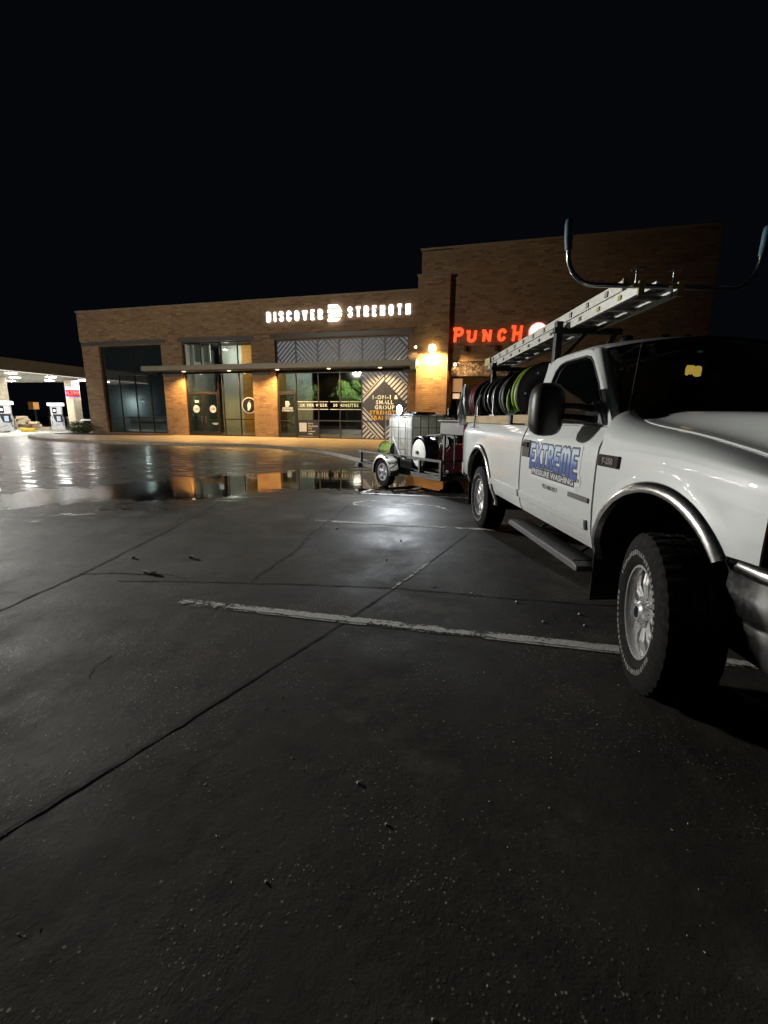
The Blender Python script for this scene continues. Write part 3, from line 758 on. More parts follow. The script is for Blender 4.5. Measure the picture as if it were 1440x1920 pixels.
stripes(film, LR + [(-1, 1, -cx + cz - hd - .9)], '/', .21, .12, YF)
stripes(film, LR + [(1, -1, cx - cz + hd + .95)], '\\', .21, .12, YF)
film.build('window_stripes', M['film_white'], w3f, merge=False)
MB().box(X(-8.46), X(-5.74), YF+.004, YF+.006, .2, 4.0).build('black_film', M['film_black'], w3f)
up_ = MB(); mx = [-13.97, -12.70, -11.28, -9.91, -8.48, -7.11, -5.73]
pat = [('/', '\\', .35), ('\\', '/', -.1), ('/', '\\', 1.2), ('/', '\\', .9), ('/', '\\', 1.0), ('/', '\\', 1.1)]
for i in range(6):
    a, b_ = X(mx[i])+.05, X(mx[i+1])-.05; z0, z1 = 4.42, 5.88; d1_, d2_, off = pat[i]
    rc = rect(a, b_, z0, z1); REF = (a, z0)
    if i == 0: cut = (1, 1, a+z0+.55) ; cut2 = (-1, -1, -(a+z0+.50))
    elif i == 1: cut = (1, 1, a+z0+.85); cut2 = (-1, -1, -(a+z0+.80))
    else: cut = (-1, -1, -(a+z1+.15+.1*i)); cut2 = (1, 1, a+z1+.20+.1*i)
    if i == 1: stripes(up_, rc + [cut], '\\', .20, .11, YF); stripes(up_, rc + [cut2], '/', .20, .11, YF)
    else: stripes(up_, rc + [cut], '/', .20, .11, YF); stripes(up_, rc + [cut2], '\\', .20, .11, YF)
up_.build('upper_stripes', M['film_white'], w3f, merge=False)
MB().box(X(-13.97), X(-5.73), YF+.004, YF+.006, 4.40, 5.90).build('black_film', M['film_black'], w3f)
yt = YF-.006
for body, z, mat in (('1-ON-1 &', 2.58, 'letter_white'), ('SMALL', 2.29, 'letter_white'), ('GROUP', 2.00, 'letter_white'), ('STRENGTH', 1.70, 'film_gold'), ('TRAINING', 1.40, 'film_gold')):
    text_obj('window_letters', body, .31, .002, M[mat], w3f, (cx, yt, z), bold=.012, space=1.25)
bn = MB()
for z in (1.88, 2.33):
    bn.box(X(-12.68), X(-10.66), YF-.004, YF, z-.02, z+.02); bn.box(X(-10.52), X(-8.55), YF-.004, YF, z-.02, z+.02)
bn.build('banner_lines', M['film_white'], w3f)
text_obj('window_letters', '2X PER WEEK', .24, .002, M['letter_white'], w3f, (X(-11.62), yt, 2.11), bold=.006, space=1.3)
text_obj('window_letters', '30 MINUTES', .24, .002, M['letter_white'], w3f, (X(-9.53), yt, 2.11), bold=.006, space=1.3)
MB().box(X(-12.70), X(-11.34), YF+.002, YF+.006, .26, 1.16).build('notice_board', M['film_black'], w3f)
MB().box(X(-12.62), X(-12.12), YF-.004, YF, .52, 1.06).build('white_card', M['film_white'], w3f)
for i, (tx_, mt) in enumerate((('Start a', 'film_white'), ('introductory', 'film_white'), ('FREE', 'film_gold'), ('workout', 'film_white'), ('today', 'film_white'))):
    text_obj('notice_letters', tx_, .13, .002, M[mt], w3f, (X(-12.02), yt, 1.02-.155*i), align='LEFT', bold=.003)
# half-disc emblem and words on the gym door
def d_emblem(mb, x, z, h, y0, y1, bars=4):
    w_ = h*.86
    for k in range(bars):
        a = -h/2 + k*h/bars + h*.045; b_ = -h/2 + (k+1)*h/bars - h*.045
        def right(zz):
            r = h/2; return w_ - r + math.sqrt(max(0, r*r - zz*zz)) if True else 0
        poly = [(x - w_/2 + (.03 if k % 2 else 0)*h, z+a)] + [(x - w_/2 + right(a + (b_-a)*i/8), z + a + (b_-a)*i/8) for i in range(9)] + [(x - w_/2 + (.03 if k % 2 else 0)*h, z+b_)]
        mb.prism(poly, y0, y1)
    return mb
d_emblem(MB(), X(-13.34), 2.20, .36, .115, .111).build('door_emblem', M['film_white'], d3)
text_obj('door_letters', 'DISCOVER', .15, .002, M['film_white'], d3, (X(-13.34), .112, 1.93), bold=.004)
text_obj('door_letters', 'STRENGTH', .15, .002, M['film_white'], d3, (X(-13.34), .112, 1.79), bold=.004)

# ---- canopy
cano = MB(); cano.box(X(-22.95), X(-4.98), -1.15, -.002, 4.20, 4.49)
cn = cano.build('canopy', M['canopy_metal'], bld, 0, .01)
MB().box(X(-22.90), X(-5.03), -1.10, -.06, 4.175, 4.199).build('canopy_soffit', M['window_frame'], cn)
for s_ in (-21.5, -15.0, -5.35):
    MB().box(X(s_)-.6, X(s_)+.6, -.10, -.003, 3.92, 4.17).build('canopy_bracket', M['slate_panel'], cn)
MB().box(X(-5.32), X(-4.98), -1.25, -1.153, 3.98, 4.40).build('canopy_end_box', M['canopy_metal'], cn, 0, .01)

# ---- entrance of the tower block
ent = storefront(PW, [(X(-2.6), .12, 3.65), (X(-1.4), .12, 3.65)], [(3.62, PW[0], PW[1])], M['shop_glass'], y=.22)
def mk_mosaic():
    t = NT('mottled_panel'); o = t.obj(); f = t.noise(o, 4.5, 6, .75)
    t.set(Base_Color=t.ramp(f, [(.42, (.025, .018, .018)), (.52, (.10, .075, .07)), (.62, (.30, .26, .24))]), Roughness=.6); return t.m
MB().box(PW[0], PW[1], -.10, .05, 3.68, 4.44).build('mottled_header', mk_mosaic(), ent, 0, .01)
MB().box(X(-3.2), X(-.3), 3.0, 3.2, .1, 4.4).build('back_wall', M['wall_orange'], bld)
MB().box(X(-3.13), X(-2.75), .20, .215, 2.5, 2.78).build('lit_notice', emit('lit_notice', (1, .62, .35), .7), ent)
MB().box(X(-3.15), X(-2.62), .20, .215, 2.86, 3.58).build('lit_notice', emit('lit_pane', (1, .55, .25), .22), ent)

# ---- wall signs
wl = emit('white_sign_light', (1.0, .98, .93), 3.0)
rl = emit('red_sign_light', (1.0, .085, .022), 1.55)
sgn = thing('wall_sign', 'white glowing letters DISCOVER STRENGTH on the brick parapet', 'shop sign', tuple(W(-10, BC-.06, 7.25)), BYAW)
def sign_word(word, s_l, s_r, z, h, mat, parent, s_org, zorg, y=-.09):
    n = len(word)
    wd = {'I': .42, 'E': .82, 'T': .86, 'V': 1.02}
    tot = sum(wd.get(c, .95) for c in word); gap = (s_r - s_l) / (tot + (n-1)*.62); x = s_l
    for c in word:
        cw = wd.get(c, .95)*gap
        glyph(c, x - s_org, z - zorg, cw, h, mat, parent, y); x += cw + .62*gap
STW = {}
def arc(cx_, cz_, rx, rz_, a0, a1, n=8): return [(cx_+rx*math.cos(R(a0+(a1-a0)*i/n)), cz_+rz_*math.sin(R(a0+(a1-a0)*i/n))) for i in range(n+1)]
G = {'D': [[(.1, 0), (.1, 1)], [(.1, 1), (.5, 1)] + arc(.5, .6, .42, .4, 90, 0) + arc(.5, .4, .42, .4, 0, -90) + [(.1, 0)]], 'I': [[(.5, 0), (.5, 1)]],
     'S': [arc(.5, .75, .42, .25, 20, 180) + arc(.5, .27, .42, .25, 90, -160)[0:9]], 'C': [arc(.5, .72, .42, .28, 10, 180) + arc(.5, .28, .42, .28, 180, 350)],
     'O': [arc(.5, .68, .42, .32, 0, 180) + arc(.5, .32, .42, .32, 180, 360) + [(.92, .68)]], 'V': [[(.05, 1), (.5, 0), (.95, 1)]],
     'E': [[(.95, 1), (.1, 1), (.1, 0), (.95, 0)], [(.1, .5), (.8, .5)]], 'R': [[(.1, 0), (.1, 1), (.55, 1)] + arc(.55, .75, .38, .25, 90, -90) + [(.1, .5)], [(.5, .5), (.95, 0)]],
     'T': [[(.5, 0), (.5, 1)], [(0, 1), (1, 1)]], 'N': [[(.1, 0), (.1, 1), (.9, 0), (.9, 1)]], 'G': [arc(.5, .72, .42, .28, 10, 180) + arc(.5, .28, .42, .28, 180, 360) + [(.92, .48), (.55, .48)]],
     'H': [[(.1, 0), (.1, 1)], [(.9, 0), (.9, 1)], [(.1, .5), (.9, .5)]], 'P': [[(.2, 0), (.2, 1)], [(0, 1), (.55, 1)] + arc(.55, .74, .38, .26, 90, -90) + [(.2, .48)]],
     'U': [[(0, 1), (.2, 1), (.2, .35)] + arc(.52, .33, .34, .33, 180, 360) + [(.86, 1)]], 'n': [[(0, 1), (.2, 1), (.2, 0)], [(.2, 1), (.85, 0), (.85, 1)]],
     'c': [arc(.52, .66, .40, .34, 20, 180) + arc(.52, .34, .40, .34, 180, 335)], 'h': [[(0, 1), (.22, 1), (.22, 0)], [(.85, 0), (.85, 1)], [(.22, .5), (.85, .5)]]}
def glyph(c, x, z, w_, h, mat, parent, y, st=None, skew=0.0, name='letter'):
    st = st or h*.20; b = MB()
    for li, line in enumerate(G[c]):
        P = [Vector((x + st/2 + (w_-st)*px_ + skew*pz_*h, 0, z - h/2 + st/2 + (h-st)*pz_)) for px_, pz_ in line]
        for k, (p, q) in enumerate(zip(P, P[1:])):
            if (q-p).length < 1e-5: continue
            e = (q-p).normalized()*st*.38
            yy = y - .0008*k - .003*li
            b.bar(tuple((p-e) + Vector((0, yy, 0))), tuple((q+e) + Vector((0, yy, 0))), .07, st) if abs(e.x) > 1e9 else _stroke(b, p, q, st, yy)
    return b.build(name, mat, parent, merge=False)
def _stroke(b, p, q, st, y):
    d = (q-p).normalized(); n = Vector((-d.z, 0, d.x))*st/2; e = d*st*.30
    a = p-e; c = q+e
    poly = [(a.x+n.x, a.z+n.z), (a.x-n.x, a.z-n.z), (c.x-n.x, c.z-n.z), (c.x+n.x, c.z+n.z)]
    b.prism(poly, y, y+.075)
sign_word('DISCOVER', -14.42, -10.78, 7.24, .56, wl, sgn, -10, 7.25)
sign_word('STRENGTH', -9.25, -5.58, 7.27, .56, wl, sgn, -10, 7.25)
em = MB(); d_emblem(em, 0, .0, .98, -.17, -.09); em.build('emblem', wl, sgn)
MB().box(-4.42, -.55, -.013, -.002, -.06, .06).build('raceway', M['slate_panel'], sgn); MB().box(.75, 4.42, -.013, -.002, -.06, .06).build('raceway', M['slate_panel'], sgn)

sg2 = thing('wall_sign', 'red glowing letters PUNCH with round white flame disc, beside the brick pillar', 'shop sign', tuple(W(-1, BC, 5.8)), BYAW)
for c, a, b_, z, h in (('P', -3.28, -2.64, 5.83, .76), ('U', -2.56, -1.90, 5.74, .62), ('n', -1.74, -1.12, 5.74, .62), ('c', -.92, -.40, 5.75, .62), ('h', -.24, .44, 5.80, .80)):
    glyph(c, a+1, z-5.8, b_-a, h, rl, sg2, -.10, .15, .06)
dc = MB().cyl((2.16, -.10, .03), (2.16, -.02, .03), .44, 48).build('flame_disc', emit('disc_light', (1.0, .80, .78), 1.5), sg2, 40)
fl = [(-.30, -.30), (-.28, -.12), (-.20, -.22), (-.13, .02), (-.04, -.10), (.03, .22), (.10, .02), (.16, .12), (.2, -.1), (.26, -.02), (.30, -.22), (.24, -.36), (0, -.41), (-.24, -.36)]
MB().prism([(2.16+a, .03+c) for a, c in fl], -.104, -.118).build('flame', emit('flame_light', (1.0, .22, .10), .7), dc)
MB().cyl((2.16, -.019, .03), (2.16, -.003, .03), .48, 48).build('back_plate', rl, dc, 40)

# ---- lamps on the building
def mat_lamp(n, c, s_): return emit(n, c, s_)
warm = (1.0, .55, .17)
lens_w = mat_lamp('warm_lens', (1.0, .72, .42), 9)
def downlight(s_, label, k=1.0):
    t = thing('downlight', label, 'ceiling light', tuple(W(s_, BC-.62, 4.172)), BYAW, 'downlights under the canopy')
    MB().lathe([(.105, 0), (.12, -.008), (.12, 0)], 24, Matrix.Rotation(PI/2, 4, 'X')).build('ring', M['canopy_metal'], t, 40)
    MB().cyl((0, 0, -.002), (0, 0, -.012), .10, 24).build('lens', lens_w, t)
    p = W(s_, BC-.62, 4.14)
    spot('lamp_light', tuple(p), tuple(p + Vector((0, 0, -4))), CAN_W*k, 150, .5, warm, .09, t)
downlight(-20.15, 'small warm downlight above the double glass doors')
downlight(-16.85, 'small warm downlight above the chili pepper disc')
downlight(-13.55, 'small warm downlight above the single gym door')
downlight(-10.25, 'small warm downlight above the 30 MINUTES banner', .5)
downlight(-7.16, 'small warm downlight above the striped diamond window', .22)
sc = thing('wall_sconce', 'bright amber wall lamp high on the brick pillar', 'wall lamp', tuple(W(-4.22, BC-.48, 5.05)), BYAW)
MB().box(-.10, .10, -.05, -.002, -.18, .22).build('back_plate', M['black_plastic'], sc, 0, .01)
MB().lathe([(.02, .26), (.17, .20), (.20, .02), (.16, -.16), (.06, -.24), (.01, -.25)], 24, Matrix.Translation((0, -.20, 0)) @ Matrix.Rotation(-PI/2, 4, 'X') @ Matrix.Scale(-1, 4, (0, 1, 0))).build('globe', mat_lamp('amber_globe', (1.0, .66, .24), 14), sc, 60)
MB().bar((0, -.04, .16), (0, -.20, .24), .03, .03).build('arm', M['black_plastic'], sc)
def ptlight(name, loc, power, col, size, parent, shadow_from=None):
    d = bpy.data.lights.new(name, 'POINT'); d.energy = power; d.color = col; d.shadow_soft_size = size
    o = bpy.data.objects.new(name, d); o.location = loc; link(o, parent); return o
pw = W(-4.22, BC-.48-.60, 4.80)
spot('lamp_light', tuple(pw), tuple(pw + bN*.35 + Vector((0, 0, -1.0))), SCONCE_W, 165, .35, (1.0, .58, .20), .12, sc)
s2 = thing('flood_lamp', 'small pale flood lamp above the right end of the shop canopy', 'wall lamp', tuple(W(-5.24, BC, 5.26)), BYAW)
MB().bar((0, -.002, 0), (0, -.10, 0), .04, .04).build('bracket', M['black_plastic'], s2)
MB().box(-.07, .07, -.17, -.10, -.05, .07).build('housing', M['black_plastic'], s2, 0, .01)
MB().box(-.055, .055, -.182, -.171, -.04, .055).build('lens', mat_lamp('pale_lens', (1.0, .86, .62), 14), s2)
spot('lamp_light', tuple(W(-5.24, BC-.22, 5.26)), tuple(W(-5.6, BC-.55, 2)), 60, 120, .8, (1, .8, .5), .05, s2)
for s_, lb in ((-2.45, 'dark unlit spotlight under the letter U of the red sign'), (-.85, 'dark unlit spotlight under the letter C of the red sign')):
    t = thing('sign_spotlight', lb, 'spotlight', tuple(W(s_, BC, 5.10)), BYAW, 'unlit spotlights on the tower wall')
    MB().bar((0, -.002, 0), (0, -.22, .02), .03, .03).build('bracket', M['black_plastic'], t)
    MB().tube([(0, -.18, -.10), (0, -.30, .12)], [.13, .10], 20).build('housing', M['black_plastic'], t, 40)
t = thing('entrance_spotlight', 'tiny warm spotlight at the corner of the mottled entrance header', 'spotlight', tuple(W(-3.02, BC-.10, 4.30)), BYAW)
MB().bar((0, -.002, 0), (0, -.06, 0), .03, .03).build('bracket', M['black_plastic'], t)
MB().cyl((0, -.06, 0), (0, -.09, 0), .07, 16).build('lens', lens_w, t)
spot('lamp_light', tuple(W(-3.02, BC-.22, 4.26)), tuple(W(-2.7, BC+.5, 0)), 45, 130, .6, warm, .04, t)
# dim interior lights (lit rooms behind the glass)
for s_, c_, pw_, col in ((-18.0, BC+.8, 270, (1, .93, .80)), (-13.6, BC+1.1, 230, (.85, 1, .92)), (-27.5, BC+3.6, 60, (.9, 1, .92)), (-9, BC+4, 15, (1, .9, .8)), (-2.2, BC+1.6, 40, (1, .7, .4))):
    t = empty('room_light', tuple(W(s_, c_, 2.5 if s_ < -20 else 5.6)), BYAW); t.parent = None
    tag(t, {-18.0: 'ceiling lamp glowing inside the room behind the double doors', -13.6: 'ceiling lamp glowing inside behind the single gym door', -27.5: 'hanging lamp glowing on the wall of the room behind the leftmost window', -9: 'dim ceiling lamp inside behind the 30 MINUTES banner', -2.2: 'warm ceiling lamp behind the entrance below the red sign'}[s_], 'ceiling light')
    MB().cyl((0, 0, .12), (0, 0, .02), .14, 20).build('fitting', M['canopy_metal'], t, 40)
    ptlight('lamp_light', (0, 0, -.05), pw_, col, .1, t)
# counter with stools seen through the leftmost window
ct = thing('service_counter', 'long pale service counter behind the leftmost shop window', 'counter', tuple(W(-26.0, BC+2.4, .09)), BYAW)
MB().box(-1.6, 2.0, -.3, .3, 1.18, 1.25).build('counter_top', M['film_white'], ct, 0, .01); MB().box(-1.5, 1.9, -.22, .25, 0, 1.179).build('counter_body', M['wall_white'], ct)
# ---- planting
def leafball(name, cx_, cy_, cz_, rx, ry, rz_, n, size, mat, parent, seed, loc0=(0, 0, 0)):
    rnd = random.Random(seed); b = MB(); cl = []
    for i in range(max(6, n//60)):
        while True:
            v = Vector((rnd.uniform(-1, 1), rnd.uniform(-1, 1), rnd.uniform(-1, 1)))
            if v.length < 1: break
        cl.append(Vector((v.x*rx, v.y*ry, v.z*rz_))*.82)
    for i in range(n):
        c = cl[rnd.randrange(len(cl))]; rr = .30
        while True:
            v = Vector((rnd.uniform(-1, 1), rnd.uniform(-1, 1), rnd.uniform(-1, 1)))
            if v.length < 1: break
        p = Vector((cx_, cy_, cz_)) + c + Vector((v.x*rx, v.y*ry, v.z*rz_))*rr
        a = Vector((rnd.gauss(0, 1), rnd.gauss(0, 1), rnd.gauss(0, 1))).normalized(); u = a.orthogonal().normalized(); w_ = a.cross(u)
        s_ = size*rnd.uniform(.6, 1.3)
        b.add([p-u*s_, p+w_*s_*.5, p+u*s_, p-w_*s_*.5+a*s_*.2], [(0, 1, 2, 3)])
    return b.build(name, mat, parent, merge=False)
bu = thing('bush', 'low round dark green bush at the left foot of the brick building', 'bush', tuple(W(-28.2, BC-1.3, .15)), 0)
leafball('foliage', 0, 0, .42, 1.0, .8, .45, 2600, .05, M['bush_leaf'], bu, 4)
MB().tube([(0, 0, 0), (.05, 0, .35), (.3, .1, .55)], [.03, .02, .01], 6).build('stem', M['bark'], bu); 
for i, (dx, dy) in enumerate(((-35.0, -6.3), (-39.5, -2.5), (-27.9, -8.6))):
    tr = thing('lot_tree', ['leafy green tree lit by the lamp behind the camera, mirrored in the gym door', 'leafy green tree furthest left behind the camera, mirrored in the gym glass', 'leafy green tree nearest the rear lamp pole, mirrored over the 30 MINUTES banner'][i], 'tree', (dx, dy, 0), i*1.3, 'trees behind the lot')
    tk = MB(); tk.tube([(0, 0, 0), (.05, .03, 1.4), (0, .1, 2.6), (.2, .1, 4.2)], [.17, .13, .10, .04], 10)
    for k in range(6):
        a = k*1.05; tk.tube([(0, .1, 2.2+.25*k), (math.cos(a)*.8, math.sin(a)*.8, 3.2+.25*k), (math.cos(a)*1.6, math.sin(a)*1.6, 4.0+.3*k)], [.06, .04, .015], 6)
    tk.build('trunk', M['bark'], tr, 50)
    leafball('crown', 0, 0, 4.9, 2.8, 2.8, 2.4, 3000, .20, M['leaf'], tr, 20+i)

# ---------------------------------------------------------------- fuel station on the far left
E0 = Vector((-27.9, 24.0)); dE = Vector((.209, .978)); dWst = Vector((-.978, .209))
st = thing('fuel_canopy', 'large fuel station canopy with brown fascia and bright white soffit', 'canopy', (E0.x, E0.y, 0), math.atan2(dE.y, dE.x))
# local x runs away from the camera along the near edge, local y to the left
Lc, Wc, zb, zt = 17.4, 25.0, 4.32, 5.22
MB().box(0, Lc, 0, Wc, zb+.06, zt-.05).build('roof_slab', M['soffit'], st)
fs_ = MB(); fs_.box(-.06, Lc+.06, -.10, -.002, zb, zt); fs_.box(-.06, Lc+.06, Wc+.002, Wc+.1, zb, zt); fs_.box(-.10, -.002, 0, Wc, zb, zt); fs_.box(Lc+.002, Lc+.10, 0, Wc, zb, zt)
fs_.build('fascia', M['fuel_fascia'], st)
MB().box(-.08, Lc+.08, -.12, -.101, zb, zb+.05).build('light_strip', emit('canopy_edge', (1, .95, .85), .8), st)
fixl = emit('soffit_lens', (1.0, .97, .90), SOFFIT_E)
for i, a in enumerate((3.0, 6.4, 9.8, 13.0, 16.0)):
    for j, c in enumerate((1.6, 5.2, 9.5, 14.0)):
        f = MB().box(a-.3, a+.3, c-.3, c+.3, zb+.02, zb+.058).build('soffit_light', M['soffit'], st)
        MB().box(a-.24, a+.24, c-.24, c+.24, zb+.005, zb+.019).build('lens', fixl, f)
def sloc(x, y, z=0): 
    p = E0 + dE*x + (-dE.yx if False else Vector((-dE.y, dE.x)))*y
    return (p.x, p.y, z)
rzE = math.atan2(dE.y, dE.x)
# concrete apron
ap = MB(); ap.add([(-60, 22, .006), (-27.0, 22.5, .006), (-24.3, 27.5, .006), (-22.3, 34.5, .006), (-21.5, 60, .006), (-60, 60, .006)], [(0, 1, 2, 3, 4, 5)])
tag(ap.build('station_apron', M['station_concrete'], merge=False), 'pale concrete apron of the fuel station', None, None, 'structure')
def column(x, y, label):
    c = thing('canopy_column', label, 'column', (x, y, .15), rzE, 'stone columns of the fuel canopy')
    MB().box(-.38, .38, -.38, .38, 0, 4.16).build('shaft', M['lime_stone'], c, 0, .02)
    MB().box(-.44, .44, -.44, .44, 0, .12).build('plinth', M['concrete'], c, 0, .02)
    return c
colR = column(-26.95, 39.6, 'beige stone column carrying the red price sign'); colL = column(-30.9, 36.8, 'beige stone column behind the leftmost fuel pump')
def island(x0, y0, x1, y1, label, yellow=False):
    t = thing('pump_island', label, 'kerb island', (x0, y0, 0), math.atan2(y1-y0, x1-x0)); L = math.hypot(x1-x0, y1-y0)
    MB().box(0, L, -.05, 1.2, .007, .15).build('island_slab', M['concrete'], t, 0, .03)
    MB().box(-.01, L+.01, -.07, -.051, .007, .16).build('steel_edge', M['aluminium'], t)
    if yellow: MB().box(-.9, .1, -.1, 1.25, .008, .30).build('yellow_end', M['yellow_paint'], t, 0, .06)
    return t
island(-28.9, 37.2, -25.6, 38.4, 'concrete pump island with bright yellow end block', True)
island(-33.0, 32.6, -28.9, 34.2, 'concrete pump island under the leftmost fuel pump')
def pump(x, y, label, rz=0):
    p = thing('fuel_pump', label, 'fuel pump', (x, y, .15), rz, 'fuel pumps under the canopy')
    b = MB(); b.prism([(-.48, 0), (.48, 0), (.46, .9), (.40, 1.25), (.42, 1.95), (-.42, 1.95), (-.40, 1.25), (-.46, .9)], -.30, .30); b.build('cabinet', M['pump_white'], p, 0, .02)
    MB().box(-.58, .58, -.40, .40, 1.98, 2.24).build('top_sign', emit('pump_top', (.85, .88, 1.0), .85), p, 0, .02)
    MB().box(-.26, .02, -.325, -.302, 1.35, 1.85).build('screen_panel', M['black_gloss'], p)
    MB().box(-.20, -.04, -.332, -.326, 1.5, 1.7).build('display', emit('pump_display', (.75, .9, .8), .8), p)
    MB().prism([(-.28, 1.28), (.36, 1.28), (.36, 1.05), (.44, .72), (.30, .62), (-.10, .64), (-.22, .95)], -.34, -.303).build('nozzle_panel', M['black_plastic'], p)
    MB().box(-.02, .24, -.352, -.341, .72, 1.12).build('price_card', M['film_white'], p)
    for k in (-1, 1):
        h = MB().tube([(.30*k, -.33, .95), (.52*k, -.36, 1.5), (.58*k, -.34, 1.0), (.54*k, -.36, .45), (.40*k, -.34, .30), (.34*k, -.32, .7)], .02, 6); h.build('hose', M['rubber'], p, 60)
    MB().bar((-.35, -.305, .25), (.1, -.305, .42), .01, .03).build('grey_stripe', M['trim_grey'], p)
    text_obj('pump_number', '4' if 'nearest' in label else '2', .16, .002, M['decal_black'], p, (0, -.405, 2.11), bold=.004)
    return p
pump(-28.35, 39.3, 'white fuel pump nearest the price sign column', .55); pump(-29.35, 35.1, 'white fuel pump at the left edge of the photo', .55)
# price sign
ps = thing('price_sign', 'small square price sign with red digits 4.599 on the stone column', 'price sign', (-26.62, 39.10, 3.35), .60)
MB().box(-.50, .50, -.10, .0, -.45, .38).build('cabinet', emit('sign_blue', (.10, .12, .60), .5), ps, 0, .02)
MB().box(-.45, .45, -.125, -.101, .12, .34).build('white_header', emit('sign_header', (.9, .85, .9), .6), ps)
MB().box(-.45, .45, -.125, -.101, -.40, .10).build('red_panel', emit('sign_red', (.8, .01, .015), .22), ps)
text_obj('digits', '4.599', .40, .004, emit('sign_digits', (1, .12, .10), 1.3), ps, (0, -.135, -.15), bold=.014)
# stacked stone slabs
rs = random.Random(11); k = 0
for row, (n, z) in enumerate(((5, .15), (4, .373), (3, .596), (2, .819), (1, 1.042))):
    for i in range(n):
        px_ = -30.15 + (i - (n-1)/2)*.74 + rs.uniform(-.03, .03) - (.16 if row % 2 else -.1); py_ = 37.6 + (i - (n-1)/2)*.33 + rs.uniform(-.12, .12)
        t = MB(); t.box(-.35*rs.uniform(.85, 1), .35*rs.uniform(.85, 1), -.3, .3, 0, .22)
        o = t.build('stone_slab', M['stone_slab'], None, 0, .03); o.location = (px_, py_, z); o.rotation_euler = (0, 0, .42 + rs.uniform(-.12, .12))
        tag(o, 'rough beige block in the stepped pile between the two fuel pumps' if row < 4 else 'single beige block on top of the stepped pile between the two pumps', 'stone block', 'beige blocks piled between the pumps')
ub = thing('hoop_bollard', 'white steel hoop bollard beside the price sign column', 'bollard', (-25.6, 38.9, .10), .5)
MB().tube([(-.45, 0, 0), (-.45, 0, .75), (-.35, 0, .88), (.35, 0, .88), (.45, 0, .75), (.45, 0, 0)], .07, 12).build('hoop', M['pump_white'], ub, 60)
MB().box(-.55, .55, -.12, .12, -.09, .02).build('base_plate', M['concrete'], ub)
bn_ = thing('waste_bin', 'dark square bin between pump and stone column', 'bin', (-27.5, 39.8, .15), .5)
MB().box(-.3, .3, -.3, .3, 0, .95).build('bin_body', M['black_plastic'], bn_, 0, .03); MB().box(-.33, .33, -.33, .33, .953, 1.05).build('bin_lid', M['trim_grey'], bn_, 0, .03)
ob = thing('roadside_sign', 'small orange lit roadside sign far beyond the pumps', 'sign', (-43.0, 56.0, 0), .66)
MB().box(-.62, .45, -.15, .15, 2.0, 2.9).build('sign_box', M['wall_orange'], ob, 0, .02); MB().box(-.12, .42, -.18, -.151, 2.05, 2.85).build('lit_face', emit('orange_face', (1, .45, .12), .55), ob)
MB().box(-.08, .08, -.08, .08, 0, 1.999).build('post', M['pole_metal'], ob)

# ---------------------------------------------------------------- pickup truck (local x forward, y to its left)
TYAW = R(-86.86938770758678); TO = (2.4134, 2.3156, 0)
trk = thing('pickup_truck', 'white pickup truck with chrome arches and blue door lettering, front wheel turned out', 'pickup truck', TO, TYAW)
YP = [(.30, .88), (.45, .915), (.53, .945), (.60, .972), (.68, .988), (.80, .998), (1.0, 1.0), (1.12, .998), (1.20, .992), (1.235, .985), (1.26, .972), (1.30, .955), (1.345, .932), (1.38, .915)]
ZC = [(-5, 1.245), (-.67, 1.25), (-.28, 1.24), (.16, 1.22), (.56, 1.18), (.9, 1.12)]
ZT = [(-.70, 1.470), (-.635, 1.455), (-.575, 1.420), (-.51, 1.390), (-.4, 1.366), (-.02, 1.32), (.3, 1.265), (.42, 1.238), (.6, 1.195), (.9, 1.10)]
ARCH = ((-.02, .47, .565), (-3.50, .48, .555))
def flare(x, z):
    v = 0
    for cx_, cz_, r in ARCH:
        d = math.hypot(x-cx_, z-cz_) - r
        if d < .13: v = max(v, .024*(1-max(0, d)/.13)**2)
    return v
def plan(x):
    k = 1.0
    if x > .35: k -= .060*((x-.35)/.5)**2
    if x < -4.15: k -= .070*((-4.15-x)/.6)**2
    return k
def ybody(x, z): return (interp(YP, z + (1.245 - sinterp(ZC, x))) + flare(x, z)) * plan(x)
def zbot(x, lo=.535):
    z = lo
    for cx_, cz_, r in ARCH:
        if abs(x-cx_) < r:
            z = max(z, cz_ + math.sqrt(r*r-(x-cx_)**2))
    if x > .40: z = max(z if x < .56 else 0, .845)
    if x < -4.05: z = max(z, .60)
    return z
def xs_range(a, b, step=.03):
    n = max(2, int(abs(b-a)/step)); xs = [a+(b-a)*i/n for i in range(n+1)]
    for cx_, cz_, r in ARCH:                     # dense near arch ends
        for e in (cx_-r, cx_+r):
            for d in (-.002, .0, .002, .006, .015, -.015, -.006):
                if a < e+d < b: xs.append(e+d)
    return sorted(xs)
def zs_col(zb, zt, n): return [zb + (zt-zb)*i/n for i in range(n+1)]
def side_panel(x0, x1, ztop, side, nz=26, lo=.535, edge=None):
    rows = []
    for x in xs_range(x0, x1):
        rows.append([(x, side*ybody(x, z), z) for z in zs_col(zbot(x, lo), ztop(x) if callable(ztop) else ztop, nz)])
    return MB().grid(rows)
